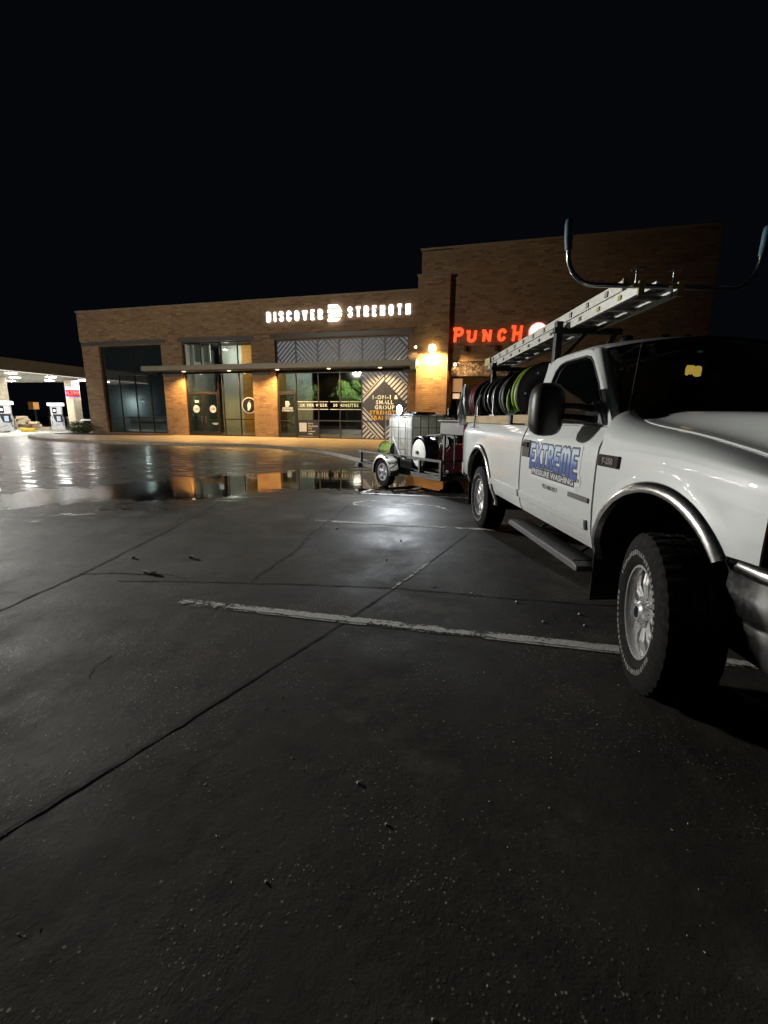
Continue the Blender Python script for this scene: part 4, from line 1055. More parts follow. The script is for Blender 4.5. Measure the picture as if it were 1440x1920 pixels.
for sd in (-1, 1):
    side_panel(-4.76, -2.045, 1.335, sd).build('bed_side', M['white_paint'], trk, 45, 0, .012)
    dr = side_panel(-2.015, -.655, 1.352, sd).build('door', M['white_paint'], trk, 45, 0, .014)
    rows = []
    for x in xs_range(-.632, .605):
        zc = sinterp(ZC, x); zt_ = sinterp(ZT, x); h = zt_ - zc; k = plan(x); col = []
        zb_ = zbot(x)
        for z in zs_col(zb_, zc, 22): col.append((x, sd*ybody(x, z), z))
        for (yy, tt) in ((.978, .2), (.966, .42), (.945, .64), (.915, .83), (.88, .94), (.85, 1.0), (.825, 1.04), (.80, 1.06)): col.append((x, sd*yy*k, zc+h*tt))
        rows.append(col)
    MB().grid(rows).build('fender', M['white_paint'], trk, 45, 0, .012)
    # door details
    yb = lambda x, z, e=.0: sd*(ybody(x, z)+e)
    def surf_box(name, x0, x1, z0, z1, t_, mat, parent, bev=.004, sub=4):
        mb = MB(); rows_ = []
        for i in range(sub+1):
            x = x0+(x1-x0)*i/sub
            rows_.append([(x, yb(x, z, t_), z) for z in (z0, (z0+z1)/2, z1)])
        return mb.grid(rows_).build(name, mat, parent, 40, 0, .02) if False else MB().grid(rows_ if sd < 0 else rows_[::-1]).build(name, mat, parent, 40, bev, t_*1.2 if True else 0)
    hb = surf_box('handle_bezel', -1.975, -1.80, 1.06, 1.215, .012, M['black_plastic'], dr)
    MB().box(-1.955, -1.82, min(sd*1.0, sd*1.028), max(sd*1.0, sd*1.028), 1.15, 1.195).build('door_handle', M['black_gloss'], dr, 0, .008)
    surf_box('side_moulding', -2.01, -.72, .655, .725, .016, M['white_paint'], dr, .005, 20)
    surf_box('moulding_cap', -.717, -.700, .655, .725, .015, M['trim_grey'], dr)
    surf_box('side_moulding', -2.95, -2.06, .655, .725, .014, M['white_paint'], trk, .005, 12)
    mp = surf_box('name_plate', -.985, -.69, .845, .880, .012, M['trim_grey'], dr)
    eb = surf_box('fender_badge', -.610, -.385, 1.112, 1.186, .014, M['black_gloss'], trk)
    bm_ = MB(); 
    me = text_mesh('F-250', .052, 0, .002)
    if sd < 0:
        o = bpy.data.objects.new('badge_letters', me); me.materials.clear(); me.materials.append(M['chrome']); o.location = (-.495, -1.0145, 1.148); o.rotation_euler = (PI/2, 0, 0); link(o, eb)
    # chrome wheel arch trims
    for cx_, cz_, r in ARCH:
        rows_ = []
        a0, a1 = (-6, 186) if cx_ > -1 else (-8, 188)
        if cx_ > -1: a0 = 36; a1 = 178
        for i in range(73):
            a = R(a0+(a1-a0)*i/72); row = []
            for rr, e in ((r-.012, -.03), (r-.010, .010), (r+.004, .016), (r+.022, .017), (r+.040, .013), (r+.050, .004), (r+.052, -.006)):
                x = cx_+rr*math.cos(a); z = cz_+rr*math.sin(a)
                row.append((x, sd*(ybody(x, max(z, .45))+e), z))
            rows_.append(row)
        MB().grid(rows_ if sd > 0 else rows_[::-1]).build('arch_trim', M['chrome_worn'], trk, 50, 0, .004)
        # wheel well liner
        ln = MB(); rows_ = []
        for i in range(33):
            a = R((18 if cx_ > -1 else -15)+(177 if cx_ > -1 else 210)*i/32)
            rows_.append([(cx_+(r+.004)*math.cos(a), sd*y, cz_+(r+.004)*math.sin(a)) for y in (.965, .80, .5)])
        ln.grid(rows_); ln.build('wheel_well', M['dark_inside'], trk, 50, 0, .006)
        # mud flap
        fx = cx_-.555
        MB().box(fx-.008, fx, min(sd*.67, sd*.985), max(sd*.67, sd*.985), .20, .62).build('mud_flap', M['black_plastic'], trk, 0, .003)
    # greenhouse side with window
    def yg(z): return .925 - (z-1.36)*.225
    outer = [(-.645, 1.355), (-.67, 1.40), (-.76, 1.485), (-1.19, 1.89), (-1.25, 1.918), (-1.34, 1.930), (-1.85, 1.928), (-1.95, 1.905), (-2.0, 1.86), (-2.035, 1.62), (-2.05, 1.355)]
    hole = [(-.81, 1.366), (-.80, 1.42), (-.84, 1.49), (-.98, 1.65), (-1.16, 1.815), (-1.22, 1.855), (-1.30, 1.874), (-1.64, 1.872), (-1.74, 1.855), (-1.80, 1.81), (-1.865, 1.62), (-1.925, 1.42), (-1.915, 1.366)]
    bm = bmesh.new(); ed = []
    for loop in (outer, hole):
        vs = [bm.verts.new((x, sd*yg(z), z)) for x, z in loop]
        ed += [bm.edges.new((vs[i], vs[(i+1) % len(vs)])) for i in range(len(vs))]
    bmesh.ops.triangle_fill(bm, use_beauty=True, use_dissolve=False, edges=ed)
    bmesh.ops.recalc_face_normals(bm, faces=bm.faces)
    me = bpy.data.meshes.new('cab_side'); bm.to_mesh(me); bm.free(); me.materials.append(M['white_paint'])
    if (sum((p.normal.y for p in me.polygons)) * sd) < 0: me.flip_normals()
    cs = link(bpy.data.objects.new('cab_side', me), trk); md = cs.modifiers.new('solid', 'SOLIDIFY'); md.thickness = .035; md.offset = -1
    mdb = cs.modifiers.new('bevel', 'BEVEL'); mdb.width = .008; mdb.segments = 2; mdb.limit_method = 'ANGLE'
    MB().tube([(x, sd*(yg(z)-.004), z) for x, z in hole], .009, 8, closed=True).build('window_seal', M['black_plastic'], cs, 60)
    gl = MB(); vs = [(x, sd*(yg(z)-.018), z) for x, z in hole]; gl.add(vs, [tuple(range(len(vs)))]); gl.build('side_window', M['car_glass'], cs)
    # A pillar between windscreen and side glass
    rows_ = []
    for i in range(13):
        t_ = i/12; zz = 1.385+.53*t_
        pi_ = Vector((-.715-.445*t_, sd*(.815-.09*t_), 1.392+.515*t_)); po = Vector((interp([(0, -.66), (.2, -.76), (1, -1.215)], t_), sd*yg(1.385+.52*t_), 1.395+.51*t_))
        mid = (pi_+po)/2 + Vector((.020, sd*.012, .014))
        rows_.append([pi_, (pi_*.7+po*.3)+Vector((.014, sd*.006, .010)), mid, (pi_*.25+po*.75)+Vector((.012, sd*.010, .008)), po])
    MB().grid([[tuple(p) for p in r] for r in rows_]).build('windscreen_pillar', M['white_paint'], trk, 60, 0, .02)
    # running board
    rb = MB(); rb.prism([(-2.0, .392), (-.60, .392), (-.60, .432), (-.66, .447), (-1.94, .447), (-2.0, .432)], sd*.90, sd*1.085); rb.build('running_board', M['trim_grey'], trk, 0, .010)
    MB().box(-1.93, -.68, min(sd*.93, sd*1.07), max(sd*.93, sd*1.07), .448, .452).build('step_pad', M['black_plastic'], trk)
    for x in (-1.7, -.95): MB().bar((x, sd*.92, .41), (x, sd*.7, .55), .04, .02).build('step_bracket', M['black_steel'], trk)
# rocker / underbody, floor, frame
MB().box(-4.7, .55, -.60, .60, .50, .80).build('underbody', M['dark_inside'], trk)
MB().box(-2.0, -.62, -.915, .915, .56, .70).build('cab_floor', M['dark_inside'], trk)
for sd in (-1, 1):
    MB().box(-4.7, .95, sd*.42-.04, sd*.42+.04, .46, .60).build('frame_rail', M['black_steel'], trk)
MB().cyl((-3.48, -.7, .40), (-3.48, .7, .40), .05, 12).build('axle', M['black_steel'], trk); MB().cyl((0, -.66, .40), (0, .66, .40), .045, 12).build('axle', M['black_steel'], trk)
# bed floor, walls
MB().box(-4.74, -2.06, -.85, .85, .82, .86).build('bed_floor', M['white_paint'], trk)
for sd in (-1, 1): MB().box(-4.74, -2.06, min(sd*.80, sd*.84), max(sd*.80, sd*.84), .862, 1.33).build('bed_inner_wall', M['white_paint'], trk)
for sd in (-1, 1):
    rows_ = [[(x, sd*y*plan(x), 1.337+dz) for y, dz in ((.936, -.006), (.925, .004), (.86, .006), (.80, .0))] for x in xs_range(-4.75, -2.05, .1)]
    MB().grid(rows_ if sd < 0 else rows_[::-1]).build('bed_rail_cap', M['black_plastic'] if False else M['white_paint'], trk, 50, 0, .01)
MB().box(-2.10, -2.06, -.86, .86, .86, 1.335).build('bed_front_wall', M['white_paint'], trk)
tg = MB().box(-4.80, -4.75, -.80, .80, .62, 1.33).build('tailgate', M['white_paint'], trk, 0, .01)
MB().box(-4.815, -4.801, -.12, .12, 1.08, 1.20).build('handle', M['black_plastic'], tg, 0, .004)
for sd in (-1, 1):
    MB().box(-4.80, -4.76, min(sd*.81, sd*.93), max(sd*.81, sd*.93), .95, 1.30).build('tail_lamp', simple('tail_red', (.25, .01, .01), .2), trk, 0, .008)
rbm = MB().box(-4.98, -4.84, -.90, .90, .52, .72).build('rear_bumper', M['chrome_worn'], trk, 0, .03)
# hood
ZH = [(-.6, 1.458), (-.52, 1.456), (.1, 1.436), (.5, 1.385), (.9, 1.27)]
rows = []
for i in range(41):
    x = -.53 + 1.41*i/40; zt_ = sinterp(ZT, x); zh = sinterp(ZH, x); k = plan(x); half = []
    zr = max(zh, zt_+.03)
    zt_ = min(zt_, 1.392)
    for y in (.799, .785, .765, .74, .71, .68, .65, .62, .59, .56, .53, .50, .45, .35, .18, 0):
        q = max(0, min(1, (.765-y)/.265)); e_ = q*q*(3-2*q); z = zt_+.012+.006*min(1, (.80-y)/.03) + (zr-zt_-.016)*e_ + .008*max(0, (.5-y)/.5)
        half.append((y*k, z))
    rows.append([(x, -y, z) for y, z in half] + [(x, y, z) for y, z in half[::-1][1:]])
MB().grid(rows).build('hood', M['white_paint'], trk, 60, 0, .012)
# cowl, windscreen
cw = []
for u in [i/16 for i in range(-16, 17)]:
    cw.append([(-.50-.10*abs(u)**2, u*.80, 1.395), (-.60-.12*u*u, u*.81, 1.400-.02*u*u), (-.70-.12*u*u, u*.82, 1.375)])
MB().grid(cw).build('cowl', M['black_plastic'], trk, 60)
ws = []
for j in range(13):
    t_ = j/12; row = []
    for i in range(25):
        u = -1+2*i/24
        b0 = Vector((-.545-.165*u*u, u*.815, 1.432-.045*u*u)); h0 = Vector((-1.00-.165*u*u, u*.722, 1.972-.066*u*u))
        p = b0.lerp(h0, t_) + Vector((.03, 0, .025))*math.sin(PI*t_)
        row.append(tuple(p))
    ws.append(row)
wsg = MB().grid(ws).build('windscreen', mk_glass('windscreen_glass', (.55, .58, .56), .92), trk, 60)
edge = [ws[0][i] for i in range(25)] + [ws[j][24] for j in range(1, 13)] + [ws[12][i] for i in range(23, -1, -1)] + [ws[j][0] for j in range(11, 0, -1)]
MB().tube(edge, .011, 6, closed=True).build('windscreen_seal', M['black_plastic'], wsg, 60)
for y0_, y1_ in ((-.62, .02), (.0, .62)):
    MB().tube([(-.60, y0_, 1.42), (-.62, (y0_+y1_)/2, 1.452), (-.60, y1_, 1.462)], .008, 6).build('wiper', M['black_plastic'], wsg, 60)
# roof
rf = []
for j in range(15):
    t_ = j/14; row = []
    for i in range(41):
        u = -1+2*i/40; a = abs(u)
        hx = -1.00-.165*u*u; x = hx + (-2.02-hx)*t_
        yw = .725 + (.805-.725)*min(1, t_*4)
        edgez = interp([(0, 2.030), (.35, 2.018), (.6, 1.998), (.8, 1.975), (.9, 1.958), (.96, 1.938), (1, 1.902)], a)
        hz = 1.974-.066*u*u
        s_ = min(1, t_*3.2); s_ = s_*s_*(3-2*s_); s_ = s_**.8
        z = hz*(1-s_) + edgez*s_ - .035*max(0, (t_-.75)/.25)**2
        row.append((x, u*yw, z))
    rf.append(row)
MB().grid(rf).build('roof', M['white_paint'], trk, 60, 0, .012)
MB().grid([[(p[0]-.01, p[1]*.96, p[2]-.045) for p in r] for r in rf]).build('headliner', M['dark_inside'], trk, 60)
for i, y in enumerate((-.44, -.14, .04, .22, .50)):
    MB().lathe([(.0, .030), (.022, .028), (.040, .018), (.048, 0), (.050, -.04)], 20, Matrix.Translation((-1.42, y, interp([(0, 2.040), (.5, 2.022)], abs(y)))) @ Matrix.Rotation(PI/2, 4, 'X') @ Matrix.Scale(1, 4)).build('marker_light', M['black_gloss'], trk, 60)
# rear of cab
bk = MB(); bk.prism([], 0, 0) if False else None
rw = [(-.90, 1.30), (.90, 1.30), (.80, 1.90), (.70, 1.94), (-.70, 1.94), (-.80, 1.90)]
bk.add([(-2.03 + .02*(z-1.3), y, z) for y, z in rw] + [(-2.00 + .02*(z-1.3), y, z) for y, z in rw], [(0, 1, 2, 3, 4, 5), (11, 10, 9, 8, 7, 6)] + [(i, (i+1) % 6, (i+1) % 6+6, i+6) for i in range(6)])
bo = bk.build('cab_back', M['white_paint'], trk)
MB().box(-2.036, -2.03, -.62, .62, 1.42, 1.80).build('rear_window', M['black_gloss'], bo, 0, .002)
MB().box(-2.02, -2.0, -.90, .90, .56, 1.299).build('cab_back_panel', M['white_paint'], trk)
# interior
MB().box(-1.02, -.66, -.80, .80, 1.06, 1.36).build('dashboard', M['dark_inside'], trk, 0, .05, seg=3)
for y in (-.42, .42):
    s_ = MB(); s_.box(-1.75, -1.25, y-.30, y+.30, .85, 1.0); s_.build('seat', M['black_plastic'], trk, 0, .05, seg=3)
    MB().box(-1.90, -1.76, y-.28, y+.28, .98, 1.58).build('backrest', M['black_plastic'], trk, 0, .06, seg=3)
    MB().box(-1.88, -1.79, y-.13, y+.13, 1.60, 1.76).build('head_rest', M['black_plastic'], trk, 0, .04, seg=3)
MB().tube([(-1.16+.05*math.sin(R(a)), .40+.19*math.cos(R(a)), 1.30+.18*math.sin(R(a))) for a in range(0, 360, 15)], .014, 8, closed=True).build('steering_wheel', M['black_plastic'], trk, 60)
rmv = MB().box(-1.11, -1.085, -.02, .20, 1.79, 1.85).build('rear_view_mirror', M['black_plastic'], trk, 0, .012)
MB().bar((-1.10, .09, 1.84), (-1.06, .09, 1.94), .012).build('mirror_stem', M['black_plastic'], rmv)
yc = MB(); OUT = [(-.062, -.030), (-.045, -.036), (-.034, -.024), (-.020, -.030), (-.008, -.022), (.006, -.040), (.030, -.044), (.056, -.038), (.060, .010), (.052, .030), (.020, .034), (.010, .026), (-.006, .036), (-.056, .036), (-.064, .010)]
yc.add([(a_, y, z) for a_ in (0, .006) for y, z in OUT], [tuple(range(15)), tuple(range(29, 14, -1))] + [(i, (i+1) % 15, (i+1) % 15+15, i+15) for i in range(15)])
yo = yc.build('yellow_glow_patch', emit('amber_glow', (1.0, .66, .12), .7), None, 0, .002); yo.parent = trk; yo.location = (-1.08, -.11, 1.757)  # glowing patch put in for an unexplained yellow gleam in the windscreen
# antenna
an = MB().tube([(-.735, -.775, 1.405), (-.76, -.72, 1.92)], [.0035, .002], 6).build('antenna', M['bright_steel'], trk); MB().lathe([(.016, 0), (.014, .012), (.006, .03)], 16, Matrix.Translation((-.735, -.776, 1.382)) @ Matrix.Rotation(PI/2, 4, 'X')).build('antenna_base', M['black_plastic'], an, 50)
# tow mirror
for sd in (-1, 1):
    mbse = MB(); mbse.prism([(-.70, 1.365), (-.97, 1.365), (-.97, 1.44), (-.86, 1.53), (-.80, 1.50)], sd*.895, sd*.955); mb0 = mbse.build('mirror_base', M['trim_grey'], trk, 0, .015)
    for z in (1.40, 1.475):
        MB().tube([(-.86, sd*.94, z), (-.93, sd*1.03, z+.015), (-1.0, sd*1.12, z+.02)], [.026, .022, .022], 10).build('mirror_arm', M['black_plastic'], mb0, 60)
    rows_ = []
    cxm, cym, czm = -1.05, sd*1.185, 1.468
    n_ = 28
    for (dx, sc_) in ((-.062, .93), (-.060, 1.0), (-.02, 1.03), (.025, 1.0), (.058, .88), (.078, .66), (.088, .35), (.090, .02)):
        ring = []
        for k in range(n_):
            a = 2*PI*k/n_; ca, sa = math.cos(a), math.sin(a)
            e = .32
            yy = .118*sc_*math.copysign(abs(ca)**(2*e), ca); zz = .184*sc_*math.copysign(abs(sa)**(2*e), sa)
            ring.append((cxm+dx + .10*(-yy*sd*-1)*(-1)*0, cym+yy, czm+zz))
        rows_.append(ring+[ring[0]])
    hdm = MB().grid(rows_ if sd < 0 else [r[::-1] for r in rows_]).build('mirror_housing', M['black_plastic'], mb0, 50)
    MB().box(cxm-.064, cxm-.055, cym-.098, cym+.098, czm-.155, czm+.155).build('mirror_glass', M['mirror_glass'], hdm, 0, .003)
# bumper, grille, lamps
path = [(.46, -.935, 0), (.62, -.950, 0), (.76, -.94, 0), (.87, -.88, 0), (.94, -.78, 0), (.985, -.60, 0), (1.01, -.35, 0), (1.02, 0, 0)]
path = path + [(x, -y, 0) for x, y, _ in path[::-1][1:]]
prof = [(-.06, .850), (.010, .848), (.034, .832), (.042, .805), (.032, .785), (.030, .775), (.036, .70), (.036, .615), (.026, .600), (.028, .590), (.018, .50), (-.015, .425), (-.08, .41)]
rows = []
for i, (x, y, _) in enumerate(path):
    a = Vector(path[max(0, i-1)]); b_ = Vector(path[min(len(path)-1, i+1)]); t_ = (b_-a).normalized(); nrm = Vector((t_.y, -t_.x, 0))
    rows.append([(x+nrm.x*o_, y+nrm.y*o_, z) for o_, z in prof])
MB().grid(rows).build('front_bumper', M['chrome'], trk, 50, 0, .008)
MB().box(.55, .97, -.62, .62, .30, .41).build('air_dam', M['black_plastic'], trk, 0, .02)
for sd in (-1, 1):
    MB().tube([(.80, sd*.50, .42), (.98, sd*.50, .36), (1.03, sd*.50, .42), (.98, sd*.50, .46)], .02, 8).build('tow_hook', M['black_steel'], trk, 60)
    rows_ = [[(.61+.25*t_, sd*(.948-.04*t_-.10*t_*t_), z) for z in (.875, 1.0, 1.10)] for t_ in [i/6 for i in range(7)]]
    MB().grid(rows_ if sd > 0 else rows_[::-1]).build('corner_lamp', M['amber'], trk, 50, 0, .02)
    MB().box(.84, .90, min(sd*.56, sd*.82), max(sd*.56, sd*.82), .88, 1.10).build('headlight', M['chrome_worn'], trk, 0, .02)
g_ = MB(); g_.box(.86, .90, -.55, .55, .90, .93); g_.box(.86, .90, -.55, .55, 1.08, 1.12)
for k in range(5): g_.box(.865, .895, -.55+k*.27, -.52+k*.27, .93, 1.08)
g_.build('grille', M['chrome'], trk, 0, .008); MB().box(.62, .84, -.90, .90, .44, .84).build('inner_guard', M['dark_inside'], trk); MB().box(.60, .85, -.80, .80, .845, 1.08).build('radiator_panel', M['dark_inside'], trk)

# ---- wheels
def make_wheel(name, parent, loc, rz, side, Rt=.400, Wt=.280, Rr=.232, spokes=8, rim_mat='rim_alloy', marks=True, seed=1):
    w_ = empty(name, loc, rz, parent)
    S = side                                    # -1: outer face towards local -y
    h = Wt/2
    prof = [(Rr-.004, -h*.74), (Rr+.010, -h*.86), (Rr+.05, -h*.985), (Rr+.085, -h*1.0), (Rt-.075, -h*.985), (Rt-.045, -h*.93), (Rt-.020, -h*.88), (Rt-.004, -h*.80), (Rt, -h*.62),
            (Rt, -h*.30), (Rt-.010, -h*.27), (Rt-.010, -h*.22), (Rt, -h*.19), (Rt, h*.19), (Rt-.010, h*.22), (Rt-.010, h*.27), (Rt, h*.30), (Rt, h*.62), (Rt-.004, h*.80), (Rt-.020, h*.88), (Rt-.045, h*.93), (Rt-.075, h*.985), (Rr+.05, h*.985), (Rr-.004, h*.74)]
    lug = {6: .6, 7: 1, 8: 1, 17: 1, 18: 1, 19: .6}
    def mod(k, j):
        if j in lug and (k % 5) < 1.5: return 1 - .019*lug[j]
        if j in (9, 12, 13, 16) and ((k+2) % 7) < 1.5: return 1-.018
        return 1.0
    if S > 0: prof2 = [(r, -y) for r, y in prof][::-1]
    else: prof2 = prof
    ty = MB().lathe([(r, y) for r, y in prof], 200 if marks else 96, None, mod if True else None).build('tyre', M['rubber'], w_, 28)
    if marks:
        mk = MB(); rnd = random.Random(seed); n = 58
        for k in range(n):
            if k % 29 in (26, 27, 28): continue
            a0 = 2*PI*k/n; a1 = a0 + 2*PI/n*rnd.uniform(.45, .75); ri = Rr+.055+rnd.uniform(-.002, .003); ro = ri+.024+rnd.uniform(-.004, .003)
            y0 = S*(h*1.0+.0006); y1 = S*(h*1.0-.004)
            for t0, t1 in ((0, 1),):
                P = []
                for yy in (y0, y1):
                    for (r_, a) in ((ri, a0), (ri, a1), (ro, a1), (ro, a0)): P.append((r_*math.cos(a), yy, r_*math.sin(a)))
                mk.add(P, [(0, 1, 2, 3), (4, 5, 1, 0), (5, 6, 2, 1), (6, 7, 3, 2), (7, 4, 0, 3)])
        mk.build('sidewall_marks', M['tyre_mark'], ty, merge=False)
    # rim
    f = S
    rp = [(Rr+.006, f*h*.80), (Rr+.004, f*h*.86), (Rr-.008, f*h*.86), (Rr-.014, f*h*.76), (Rr-.020, f*h*.30), (Rr-.03, -f*h*.4), (Rr-.02, -f*h*.8)]
    rim = MB().lathe(rp, 72).build('rim', M[rim_mat], w_, 40)
    MB().lathe([(Rr-.03, -f*.02), (.02, -f*.02)], 48).build('brake_disc', M['dark_inside'], rim)
    sp = MB()
    for k in range(spokes):
        a = 2*PI*k/spokes + .2
        for da in (-.14, .14):
            ca, sa = math.cos(a+da), math.sin(a+da); cb, sb = math.cos(a+da*.8), math.sin(a+da*.8)
            p = Vector((.075*ca, f*h*.60, .075*sa)); m_ = Vector((.15*ca, f*h*.66, .15*sa)); q = Vector(((Rr-.016)*cb, f*h*.56, (Rr-.016)*sb))
            for (u, v, w0, w1) in ((p, m_, .019, .017), (m_, q, .017, .022)):
                d = (v-u).normalized(); nn = Vector((0, 1, 0)).cross(d).normalized(); dep = Vector((0, -f*.030, 0)); bev = Vector((0, f*.006, 0))
                P = [u+nn*w0, u+bev, u-nn*w0, v-nn*w1, v+bev, v+nn*w1]
                P2 = [x_+dep for x_ in (P[0], P[2], P[3], P[5])]
                sp.add([tuple(x_) for x_ in P+P2], [(0, 1, 4, 5), (1, 2, 3, 4), (0, 5, 9, 6), (2, 7, 8, 3), (5, 4, 3, 8, 9), (0, 6, 7, 2, 1)])
    sp.build('spokes', M[rim_mat], rim, merge=False)
    hub = MB().lathe([(.0, f*h*.92), (.045, f*h*.90), (.058, f*h*.82), (.060, f*h*.62), (.088, f*h*.58), (.094, f*h*.50), (.094, f*h*.2)], 40).build('hub', M[rim_mat], rim, 35)
    MB().cyl((0, f*h*.93, 0), (0, f*h*.915, 0), .030, 24).build('centre_cap', M['black_gloss'], hub)
    nt_ = MB()
    for k in range(8):
        a = 2*PI*k/8; nt_.cyl((.076*math.cos(a), f*h*.55, .076*math.sin(a)), (.076*math.cos(a), f*h*.74, .076*math.sin(a)), .0105, 6)
    nt_.build('lug_nuts', M[rim_mat], hub, 30)
    return w_
STEER = R(-18)
make_wheel('wheel', trk, (.12, -.972, .418), STEER, -1, seed=3, Rt=.418, Rr=.240)
make_wheel('wheel', trk, (-3.48, -.865, .400), 0, -1, seed=5).rotation_euler = (0, R(25), 0)
make_wheel('wheel', trk, (0.0, .855, .400), STEER, 1, seed=3, marks=False)
make_wheel('wheel', trk, (-3.48, .865, .400), 0, 1, seed=5, marks=False)

# ---- door lettering (follows the door skin)
def decal_mesh(me, name, mat, parent, xc, zc, lay, warp=None):
    for v in me.vertices:
        x, z = v.co.x, v.co.y
        if warp: x, z = warp(x, z)
        v.co = Vector((xc+x, -(ybody(xc+x, zc+z)+lay), zc+z))
    me.name = name; me.materials.clear(); me.materials.append(mat)
    return link(bpy.data.objects.new(name, me), parent)
def decal_text(body, W_, H_, name, mat, parent, xc, zc, lay, bold=0.0, shear=0.0, space=1.0, warp=None):
    me = text_mesh(body, 1.0, 0, bold, shear, space)
    xs_ = [v.co.x for v in me.vertices]; ys_ = [v.co.y for v in me.vertices]
    ax, bx, ay, by = min(xs_), max(xs_), min(ys_), max(ys_)
    for v in me.vertices:
        v.co.x = ((v.co.x-ax)/(bx-ax)-.5)*W_; v.co.y = ((v.co.y-ay)/(by-ay)-.5)*H_
    return decal_mesh(me, name, mat, parent, xc, zc, lay, warp)
def decal_poly(pts, name, mat, parent, xc, zc, lay, sub=.02):
    xs_ = [p[0] for p in pts]; zs_ = [p[1] for p in pts]; bm = bmesh.new()
    f = bm.faces.new([bm.verts.new((x, z, 0)) for x, z in pts])
    x = min(xs_)
    while x < max(xs_):
        bmesh.ops.bisect_plane(bm, geom=bm.verts[:]+bm.edges[:]+bm.faces[:], plane_co=(x, 0, 0), plane_no=(1, 0, 0)); x += .04
    z = min(zs_)
    while z < max(zs_):
        bmesh.ops.bisect_plane(bm, geom=bm.verts[:]+bm.edges[:]+bm.faces[:], plane_co=(0, z, 0), plane_no=(0, 1, 0)); z += .015
    me = bpy.data.meshes.new(name); bm.to_mesh(me); bm.free()
    return decal_mesh(me, name, mat, parent, xc, zc, lay)
door_near = [o for o in trk.children if o.name.startswith('door')][0]
xc, zc = -1.335, 1.090
def wp(x, z):
    return x, z*(1.0+.16*abs(x/.44)) - .010*(1-(x/.44)**2)*0 + .006*math.cos(x*7)
out = [(-.475, .118), (-.30, .115), (-.25, .128), (-.12, .112), (.02, .108), (.16, .112), (.30, .112), (.475, .120), (.470, -.088), (.445, -.118), (.440, -.185), (-.40, -.182), (-.405, -.105), (-.475, -.098)]
decal_poly([(x*1.025, z*1.07) for x, z in out], 'decal_outline', M['decal_white'], door_near, xc, zc, .0022)
decal_poly([(-.462, -.060), (-.462, -.088), (-.40, -.096), (.40, -.100), (.455, -.104), (.462, -.060)], 'decal_band', M['decal_navy'], door_near, xc, zc, .0030)
decal_poly([(-.390, -.100), (.425, -.104), (.425, -.172), (-.390, -.170)], 'decal_band', M['decal_black'], door_near, xc, zc, .0030)
G['X'] = [[(.05, 0), (.95, 1)], [(.05, 1), (.95, 0)]]
G['M'] = [[(.05, 0), (.05, .75)] + arc(.275, .75, .225, .25, 180, 0) + [(.5, .1)], [(.5, .75)] + arc(.725, .75, .225, .25, 180, 0) + [(.95, 0)]]
def decal_word(word, W_, H_, st, mat, lay, obj_local=False):
    wd = {'M': 1.45, 'X': 1.15, 'T': .95}; tot = sum(wd.get(c, 1.0) for c in word); gp = .012; u = (W_-gp*(len(word)-1)-.0)/tot; x = -W_/2; me = bpy.data.meshes.new('decal'); V = []; F = []; li = 0
    for c in word:
        cw = wd.get(c, 1.0)*u; s0 = .030
        for line in G[c]:
            for (ax, az), (bx_, bz) in zip(line, line[1:]):
                p = Vector((x+s0/2+(cw-s0)*ax, -H_/2+s0/2+(H_-s0)*az)); q = Vector((x+s0/2+(cw-s0)*bx_, -H_/2+s0/2+(H_-s0)*bz))
                if (q-p).length < 1e-5: continue
                d = (q-p).normalized(); n = Vector((-d.y, d.x))*st/2; e = d*st*.42
                n0 = len(V); m = max(1, int((q-p).length/.03)); li += 1
                for k in range(m+1):
                    r_ = (p-e)+((q+e)-(p-e))*(k/m)
                    V.append((r_.x+n.x, r_.y+n.y, li*6e-6)); V.append((r_.x-n.x, r_.y-n.y, li*6e-6))
                for k in range(m): F.append((n0+2*k, n0+2*k+1, n0+2*k+3, n0+2*k+2))
        x += cw+gp
    me.from_pydata(V, [], F); me.materials.append(mat)
    for v in me.vertices:
        x_, z_ = wp(v.co.x, v.co.y); e = v.co.z
        if obj_local: v.co = Vector((x_, z_, ybody(xc+x_, zc+z_)+lay+e))
        else: v.co = Vector((xc+x_, -(ybody(xc+x_, zc+z_)+lay+e), zc+z_))
    o = link(bpy.data.objects.new('decal_letters', me), door_near)
    if obj_local: o.rotation_euler = (PI/2, 0, 0); o.location = (xc, 0, zc)
    return o
decal_word('EXTREME', .90, .185, .060, M['decal_navy'], .0034)
decal_word('EXTREME', .90, .185, .046, M['decal_dark'], .0038)
decal_word('EXTREME', .90, .185, .034, M['decal_gradient'], .0044, True)
decal_text('PRESSURE WASHING', .78, .046, 'decal_letters', M['decal_white'], door_near, xc+.017, zc-.137, .0040, bold=.016)
decal_text('952-988-2017', .29, .036, 'phone_letters', M['decal_black'], door_near, -1.325, .852, .0025, bold=.012)
ringp = [(.045*math.cos(2*PI*i/20), .045*math.sin(2*PI*i/20)) for i in range(20)]
decal_poly(ringp, 'decal_badge', M['decal_white'], door_near, -.865, .972, .0026)
decal_text('TM', .045, .03, 'decal_letters', M['trim_grey'], door_near, -.865, .975, .0034, bold=.01)
decal_text('2500', .01, .01, 'x', M['decal_navy'], door_near, -1.2, .5, -.02) if False else None
decal_poly([(-.33, -.018), (.33, -.018), (.33, .018), (-.33, .018)], 'bed_stripe_decal', M['decal_white'], trk, -4.0, 1.285, .0015)
decal_text('PRESSURE WASHING', .60, .028, 'bed_decal_letters', M['decal_navy'], trk, -4.0, 1.285, .0035, bold=.008)

